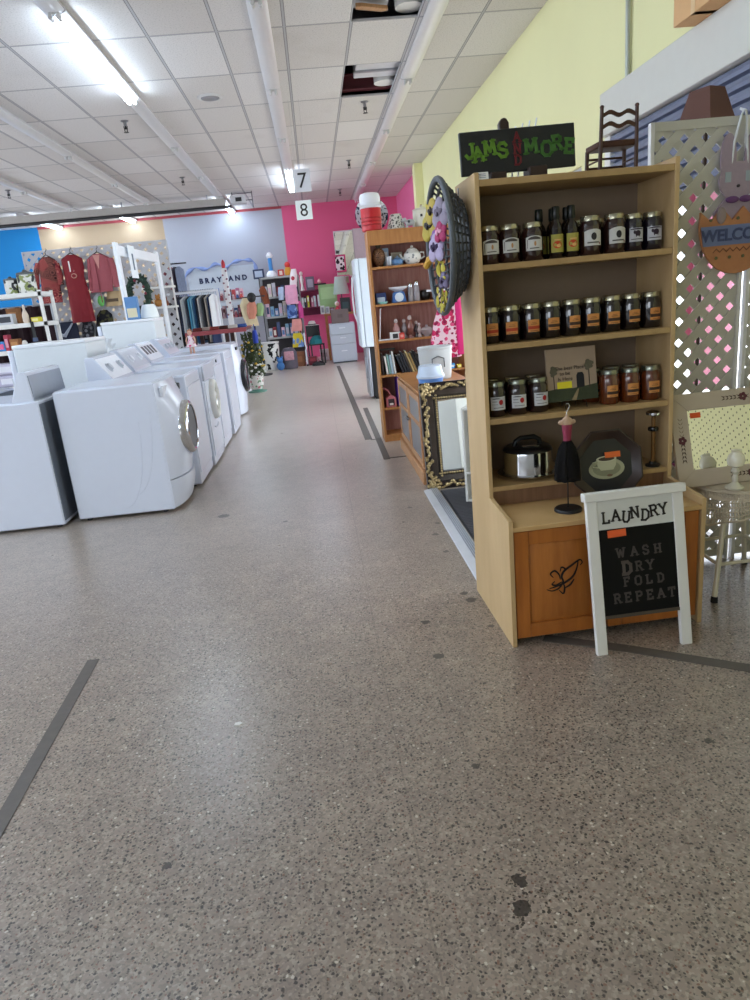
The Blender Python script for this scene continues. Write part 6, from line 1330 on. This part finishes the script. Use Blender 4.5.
# floor-standing goods
COW = camo(['#E4E4E0', '#E0E0DC', '#17171A'], 9, 'cow_print', .5)
o = thing('cow_print_bin', 'white cow-print bin on the floor before the gift rack', 'bin', (xat(271.5, 362, 16.3), 16.3, 0)); MB().lathe([(0,0),(.19,0),(.2,.01),(.215,.62),(.2,.62),(.19,.03),(0,.03)], n=28).build('bin_body', COW, o); MB().lathe([(.2,.60),(.225,.605),(.225,.63),(.2,.635)], n=28).build('rim', P('#DADAD6', .4), o)
o = thing('backpack', 'grey and pink printed backpack on the floor beside the cow-print bin', 'backpack', (xat(290, 361, 16.3), 16.2, 0)); MB().loft([(0,0,0,.16,.1),(0,0,.05,.18,.12),(0,0,.35,.18,.12),(0,0,.46,.12,.09),(0,0,.48,.05,.04)], 24).build('pack', P('#5A5560', .8, var=.4, scale=14), o); MB().bx(-.11, .11, -.135, -.1, .2, .4).build('pocket', P('#B98A94', .8, var=.5, scale=20), o, .02); MB().tube([(-.05,0,.46),(0,0,.52),(.05,0,.46)], .012, 8).build('handle', BLACK, o)
boxy('brown_carton', 'brown carton on the floor at the right of the backpack', 'box', (xat(298, 360, 16.7), 16.72, 0), (.34, .3, .33), '#7A4A2C', (.6, .3, .7), bandcol='#8E5C3A')
o = thing('blue_plush', 'blue plush toy on the floor between the bin and backpack', 'plush toy', (xat(281, 361, 16.4), 16.0, 0)); MB().ell((0,0,.1), (.09,.08,.1)).ell((0,-.02,.23), (.07,.06,.065)).ell((-.05,-.02,.29), .025).ell((.05,-.02,.29), .025).build('plush_body', P('#3E6EA8', .9), o)
# potted plant nearest
PY = 12.3; pxz = xat(257, 385, PY)
o = thing('potted_plant', 'bushy plant with yellow and white flowers at the end of the dryer row', 'plant', (pxz, PY, 0)); random.seed(9)
MB().lathe([(0,0),(.16,0),(.165,.015),(.1,.03),(.07,.06),(0,.06)], n=20).build('stand_base', P('#5A8A7C', .5), o)
MB().lathe([(0,.05),(.09,.05),(.12,.10),(.13,.26),(.14,.27),(.14,.29),(.12,.29),(0,.25)], n=22).build('pot', spots('#D9D6D0', ['#B8727C', '#6A8A6A'], 16, .4, .6, name='floral_pot'), o)
h = MB()
for i in range(330):
    a = random.uniform(0, 2*pi); zz = random.uniform(.28, 1.0); r = .17*sqrt(random.random())*(1.1-.3*abs(zz-.55)); h.ell((0,0,0), (.008,.02,.045), 6, 4, T(r*cos(a), r*sin(a), zz) @ RZ(a) @ RX(random.uniform(-1.4,1.4)))
h.build('foliage', P('#3F4A2C', .8, var=.5, scale=18), o)
for cnm, c, n in (('blossoms', '#C9A83E', 30), ('blossoms', '#D9D9D4', 26)):
    h = MB()
    for i in range(n):
        a = random.uniform(0, 2*pi); zz = random.uniform(.3, .9) if n == 30 else random.uniform(.28, .5); r = .17; h.ell((r*cos(a), r*sin(a), zz), (.026,.026,.018), 7, 5)
    h.build(cnm, P(c, .8), o)
o = thing('hanging_bag', 'bright blue cloth bag hanging on the display table end', 'bag', (t0.x+TW+.09, TY+.55, tz-.27)); MB().loft([(0,0,0,.04,.07),(0,0,.1,.045,.08),(0,0,.2,.03,.06)], 20).build('bag', P('#1E3A9A', .8), o); MB().tube([(0,-.04,.19),(0,-.03,.29),(0,.03,.29),(0,.04,.19)], .006, 6).build('strap', P('#1E3A9A', .8), o)
# cluster of small goods on a low display shelf between the rack and the banner
VY = 15.6; v0, v1 = at(213, 305, VY), at(246, 300, VY); VZ = [zat(230, 300, VY), zat(230, 318, VY), .6]
o = thing('display_shelf', 'grey display shelf of small gifts in front of the banner', 'shelf', (v0.x, VY, 0)); VW = v1.x-v0.x
for x in (0, VW-.03): MB().bx(x, x+.03, 0, .4, 0, VZ[0]).build('side_frame', P('#9A9CA4', .5), o)
for z in VZ: MB().bx(.03, VW-.03, 0, .4, z-.03, z).build('shelf', P('#B0B2BA', .5), o)
vc = [('#B0606E','rose'),('#8A3A44','dark red'),('#D8D4DA','white'),('#5A8AB8','blue'),('#C8A0A8','pale pink'),('#3A5A9A','royal blue'),('#C8423E','red')]
for k_ in (0, 1):
    for i in range(7):
        c, nm = vc[(i+k_*3) % 7]; s = random.uniform(.45, .62)
        o = thing('gift_figure', nm+' small gift figure on the %s board of the grey display shelf' % ('top', 'lower')[k_], 'ornament', (v0.x+.1+(VW-.2)*i/6, VY+.15, VZ[k_]+E_), 0, 'gifts on the display shelf')
        MB().lathe([(0,0),(.06*s,0),(.07*s,.05),(.04*s,.14*s),(.05*s,.18*s),(.03*s,.23*s),(0,.24*s)], n=14).build('figure', P(c, .5, var=.3, scale=20), o); MB().ell((0,-.03*s,.2*s), (.028*s,.02*s,.028*s)).build('face', P('#D8C8BE', .6), o)
bcol = [('#7A8CC0','periwinkle'),('#C04A50','scarlet'),('#E0DCE2','ivory white'),('#B06A8A','mauve'),('#2E4A86','deep blue'),('#D8B0BC','blush'),('#6E3A3A','brick brown')]
for k_ in (0, 1):
    for i in range(7):
        c, nm = bcol[(i*2+k_*3) % 7]
        boxy('gift_box', nm+' gift box at the back of the display shelf %s board' % ('top', 'lower')[k_], 'box', (v0.x+.1+(VW-.2)*i/6, VY+.3, VZ[k_]+E_), ((VW-.2)/6*.86, .08, random.uniform(.2, .27)), c, (.7, .35, .75), 'gifts on the display shelf', bandcol=bcol[(i+k_+4) % 7][0])
# --- pink wall corner: wall shelf, desk, mirror, chair
HY = 18.72; a0, a1 = at(300, 308, HY), at(325, 306, HY); hz1 = zat(312, 307, HY); hz2 = zat(310, 290, HY); hw_ = a1.x-a0.x; MAR = P('#6A1E40', .5)
o = thing('wall_shelf', 'dark pink wall shelf with books on the pink back wall', 'shelf', (a0.x, HY, 0))
for z in (hz1, hz2): MB().bx(0, hw_, 0, .27, z-.035, z).build('board', MAR, o, .003)
for x in (0, hw_-.03): MB().bx(x, x+.03, 0, .27, hz1, hz2-.035).build('side', MAR, o)
MB().bx(0, hw_, .25, .27, hz1-.2, hz1-.035).build('back_rail', MAR, o)
for i, (f, c, nm) in enumerate(((.14, '#C9CCD0', 'white'), (.24, '#3A3C48', 'dark grey'), (.36, '#C8B84A', 'yellow-green'), (.52, '#D58AA4', 'pink'), (.62, '#C9D0DC', 'pale blue'), (.78, '#DDE0E6', 'silver white'))):
    boxy('book', nm+' book standing on the dark pink wall shelf', 'book', (a0.x+hw_*f, HY+.1, hz1+E_), (.055, .16, .25+.02*(i % 3)), c, (.6, .5, .85), 'books on the wall shelf')
o = thing('white_figurine', 'slender white figurine on the left of the pink wall shelf', 'figurine', (xat(302.2, 285, HY+.1), HY+.12, hz2+E_)); MB().lathe([(0,0),(.06,0),(.05,.03),(.03,.15),(.05,.28),(.03,.36),(0,.37)], n=14).build('figure', P('#E4DEDC', .5), o); MB().ell((0,0,.42), (.045,.045,.055)).build('figure_head', P('#E0D2CC', .5), o)
boxy('framed_picture', 'grey picture frame on the pink wall shelf beside the figurine', 'picture', (xat(310.5, 287, HY+.1), HY+.12, hz2+E_), (.22, .05, .33), '#6A6070', (.65, .2, .8), bandcol='#A9A4B4')
KYY = 17.4; k0, k1 = at(324, 314, KYY), at(349, 312, KYY); kz = (k0.z+k1.z)/2; KW = k1.x-k0.x+.5; DW = wood('#A9703E', '#BE8650', (4, 12, 12))
o = thing('wooden_desk', 'light wooden desk against the pink wall behind the filing cabinet', 'desk', (k0.x, KYY, 0)); MB().bx(0, KW, 0, .7, kz-.05, kz).build('desktop', DW, o, .004)
for x in (.02, KW-.08):
    for y in (.02, .62): MB().bx(x, x+.06, y, y+.06, 0, kz-.05).build('leg', DW, o)
def dk_(px, py, y=.2): return (xat(px, py, KYY+y), KYY+y, kz+E_)
boxy('green_board', 'pale green board standing at the back of the desk', 'board', dk_(329, 305, .6), (.44, .03, zat(329, 284, KYY+.6)-kz), '#9EC48A', (.8, .5, .9), bandcol='#B8D8A0')
boxy('black_tray', 'flat black tray lying on top of the pale green board', 'tray', (xat(320, 286, KYY+.55), KYY+.6, zat(329, 284, KYY+.6)+.002), (.3, .2, .03), '#15161A'); 
lathe_thing('pink_bird', 'small pink bird ornament on the black tray', 'ornament', (xat(319.5, 283, KYY+.55), KYY+.6, zat(329, 284, KYY+.6)+.033), (('bird', [(0,0),(.03,0),(.05,.04),(.03,.08),(.012,.11),(0,.115)], P('#E0A0A4', .5)),))
boxy('file_box', 'grey-brown file box on the desk behind the filing cabinet', 'box', (xat(341.5, 324, KYY-.25), KYY+.16, kz+E_), (.36, .28, .02), '#6A5A58') if False else None
o = thing('file_box', 'grey-brown carton standing on top of the filing cabinet', 'box', (.60-.02, 16.6, .892)); MB().bx(-.2, .2, -.14, .14, 0, zat(341, 309, 16.6)-.892).build('carton', P('#6B5D5C', .8), o, .006); MB().bx(-.06, .06, -.143, -.139, .12, .2).build('printed_panel', P('#5A4C4C', .7), o)
for px, c, nm, w_, h_ in ((322.5, '#D9DCE0', 'white', .1, .2), (327.3, '#C9CCD4', 'pale grey', .1, .17), (332, '#6A2A3A', 'dark red', .12, .14)):
    boxy('framed_photo', nm+' small frame standing on the desk', 'frame', dk_(px, 309, .1), (w_, .04, h_), c, (.6, .2, .8), 'frames on the desk', bandcol='#8A8E96')
o = thing('pink_doll', 'little doll with white bonnet on the desk', 'doll', dk_(337.5, 309, .12)); MB().loft([(0,0,0,.08,.07,.04),(0,0,.12,.045,.04),(0,0,.16,.02,.02)], 18).build('dress', P('#B9394A', .8), o); MB().ell((0,0,.2), (.045,.045,.05)).build('doll_head', P('#DDB6A4', .6), o); MB().ell((0,.015,.215), (.055,.045,.055)).build('bonnet', P('#E6E2E0', .8), o)
o = thing('desk_lamp', 'table lamp with grey-green shade on the desk beside the white refrigerator', 'lamp', dk_(343, 309, .3)); lz0 = zat(343, 294, KYY+.3)-kz; lz1 = zat(345, 276, KYY+.3)-kz; MB().lathe([(.20,lz0),(.13,lz1),(.125,lz1),(.195,lz0)], n=28).build('lamp_shade', P('#A9B4AC', .8), o); MB().lathe([(0,0),(.1,0),(.1,.02),(.03,.05),(.05,.15),(.03,.25),(.012,.3),(.012,lz0+.1),(0,lz0+.1)], n=18).build('lamp_base', P('#23262C', .4), o)
boxy('black_case', 'black case standing on the desk under the grey-green lampshade', 'case', dk_(346, 310, .1), (.24, .08, .34), '#1A1D22', (.6, .2, .7), bandcol='#2A4448')
# mirror and picture on pink wall
m0, m1 = at(333, 233, 18.9), at(353, 228, 18.9); mb_ = zat(345, 277, 18.9)
o = thing('wall_mirror', 'tall narrow mirror leaning on the pink back wall', 'mirror', (m0.x, 18.84, mb_)); mw_ = m1.x-m0.x; mh_ = (m0.z+m1.z)/2-mb_; TL_ = .04
M = RX(-.03); MB().bx(0, mw_, 0, .02, 0, .03, M).build('frame_rail', P('#D8D8DA', .4), o); MB().bx(0, mw_, 0, .02, mh_-.03, mh_, M).build('frame_rail', P('#D8D8DA', .4), o); MB().bx(0, .02, 0, .02, .03, mh_-.03, M).build('frame_stile', P('#D8D8DA', .4), o); MB().bx(mw_-.02, mw_, 0, .02, .03, mh_-.03, M).build('frame_stile', P('#D8D8DA', .4), o); MB().bx(.02, mw_-.02, .004, .012, .03, mh_-.03, M).build('mirror_glass', MIRROR, o)
o = thing('white_board', 'tall pale board leaning on the wall behind the oak bookcase', 'board', (xat(362, 262, 18.6), 18.8, 0)); MB().bx(-.15, .15, 0, .03, 0, zat(360, 228, 18.8)).build('board', P('#C9C6C6', .6), o, .004); MB().bx(-.16, -.14, -.004, .034, 0, zat(360, 228, 18.8)).build('edge', P('#B0AEB0', .6), o)
p = at(341, 272, 18.75); o = thing('hanging_picture', 'pink framed picture of black and white shapes below the tall mirror', 'picture', (p.x, 18.78, p.z)); MB().bx(-.15, .15, 0, .03, 0, .42).build('frame', P('#C83A70', .5), o, .006); MB().bx(-.11, .11, -.004, 0, .04, .38).build('print', spots('#E4DEE0', ['#1E1A1E', '#3A2A30'], 9, .35, .8, .5, name='black_white_shapes'), o)
o = thing('hanging_letter_box', 'pink open wall box below the pink framed picture', 'box', (p.x+.03, 18.74, p.z-.3)); MB().bx(-.18, .18, 0, .2, 0, .02).bx(-.18, .18, 0, .2, .2, .22).bx(-.18, -.16, 0, .2, .0, .22).bx(.16, .18, 0, .2, .0, .22).build('box_shell', P('#D85A8C', .5), o); MB().bx(-.16, .16, .19, .2, .02, .2).build('back_panel', P('#B8CFA8', .6), o)
# chair with teal cloth and hat
CY = 17.0; cxx = xat(316.5, 350, CY)
o = thing('folding_chair', 'black chair with teal cloth near the pink wall', 'chair', (cxx, CY, 0), .2)
for sx in (-1, 1):
    MB().bx(sx*.15-.015, sx*.15+.015, .18, .21, 0, .88).build('back_post', BLACK, o, .004); MB().bx(sx*.15-.015, sx*.15+.015, -.2, -.17, 0, .43).build('leg', BLACK, o, .004)
MB().bx(-.17, .17, -.21, .21, .43, .46).build('seat', BLACK, o, .006); MB().bx(-.135, .135, .185, .205, .62, .88).build('backrest', P('#1A1A1C', .5), o, .006)
o = thing('teal_cloth', 'teal cloth heaped on the seat of the black chair', 'cloth', (cxx, CY-.02, .4608), .2); MB().loft([(0,0,0,.15,.16,.06),(0,0,.08,.14,.14,.08),(.03,0,.16,.1,.08,.1),(.03,0,.19,.04,.03)], 26, nr=5).build('cloth', P('#1E6A72', .9, var=.2), o); MB().bx(-.05, .12, -.175, -.155, -.0, .1).build('hem', P('#2A7E86', .9), o, .004)
o = thing('white_hat', 'white hat resting on the back of the black chair', 'hat', (cxx-.04, CY+.19, .8808), .2); MB().lathe([(0,.0),(.17,.0),(.175,.008),(.10,.012),(.09,.06),(.07,.1),(0,.11)], n=26).build('hat_shape', P('#D4D2CE', .8), o); MB().lathe([(.101,.012),(.103,.018),(.099,.035),(.095,.035)], n=26).build('hat_band', P('#4A4A4E', .7), o)
boxy('white_carton', 'white box on the floor under the desk', 'box', (xat(324, 349, 17.8), 17.8, 0), (.22, .2, .26), '#D6D2D4', (.6, .3, .7), bandcol='#B9A9AE')
boxy('red_bag', 'dark red bag on the floor beside the black chair', 'bag', (xat(312, 352, 16.9), 16.6, 0), (.2, .16, .2), '#6A1A28', (.6, .5, .8), bandcol='#8A2A38')
o = thing('black_shoes_bag', 'small black bag on the floor in front of the black chair', 'bag', (xat(318, 357, 16.3), 16.35, 0)); MB().loft([(0,0,0,.15,.09),(0,0,.05,.15,.09),(0,0,.09,.08,.05)], 20).build('bag', BLACK, o); MB().tube([(-.06,0,.08),(0,0,.14),(.06,0,.08)], .008, 6).build('handle', BLACK, o)
o = thing('white_crutch', 'white bent tube crutch standing beside the towels', 'crutch', (xat(305.3, 345, 16.5), 16.5, 0)); MB().tube([(.0,0,0),(-.005,.0,.35),(.02,.0,.42),(.0,0,.5),(.0,.04,.72),(.0,.08,.74)], .018, 8).build('tube', WHITE_PLASTIC, o); MB().cyl((0,0,0), (0,0,.04), .026, n=10).build('rubber_tip', BLACK, o)
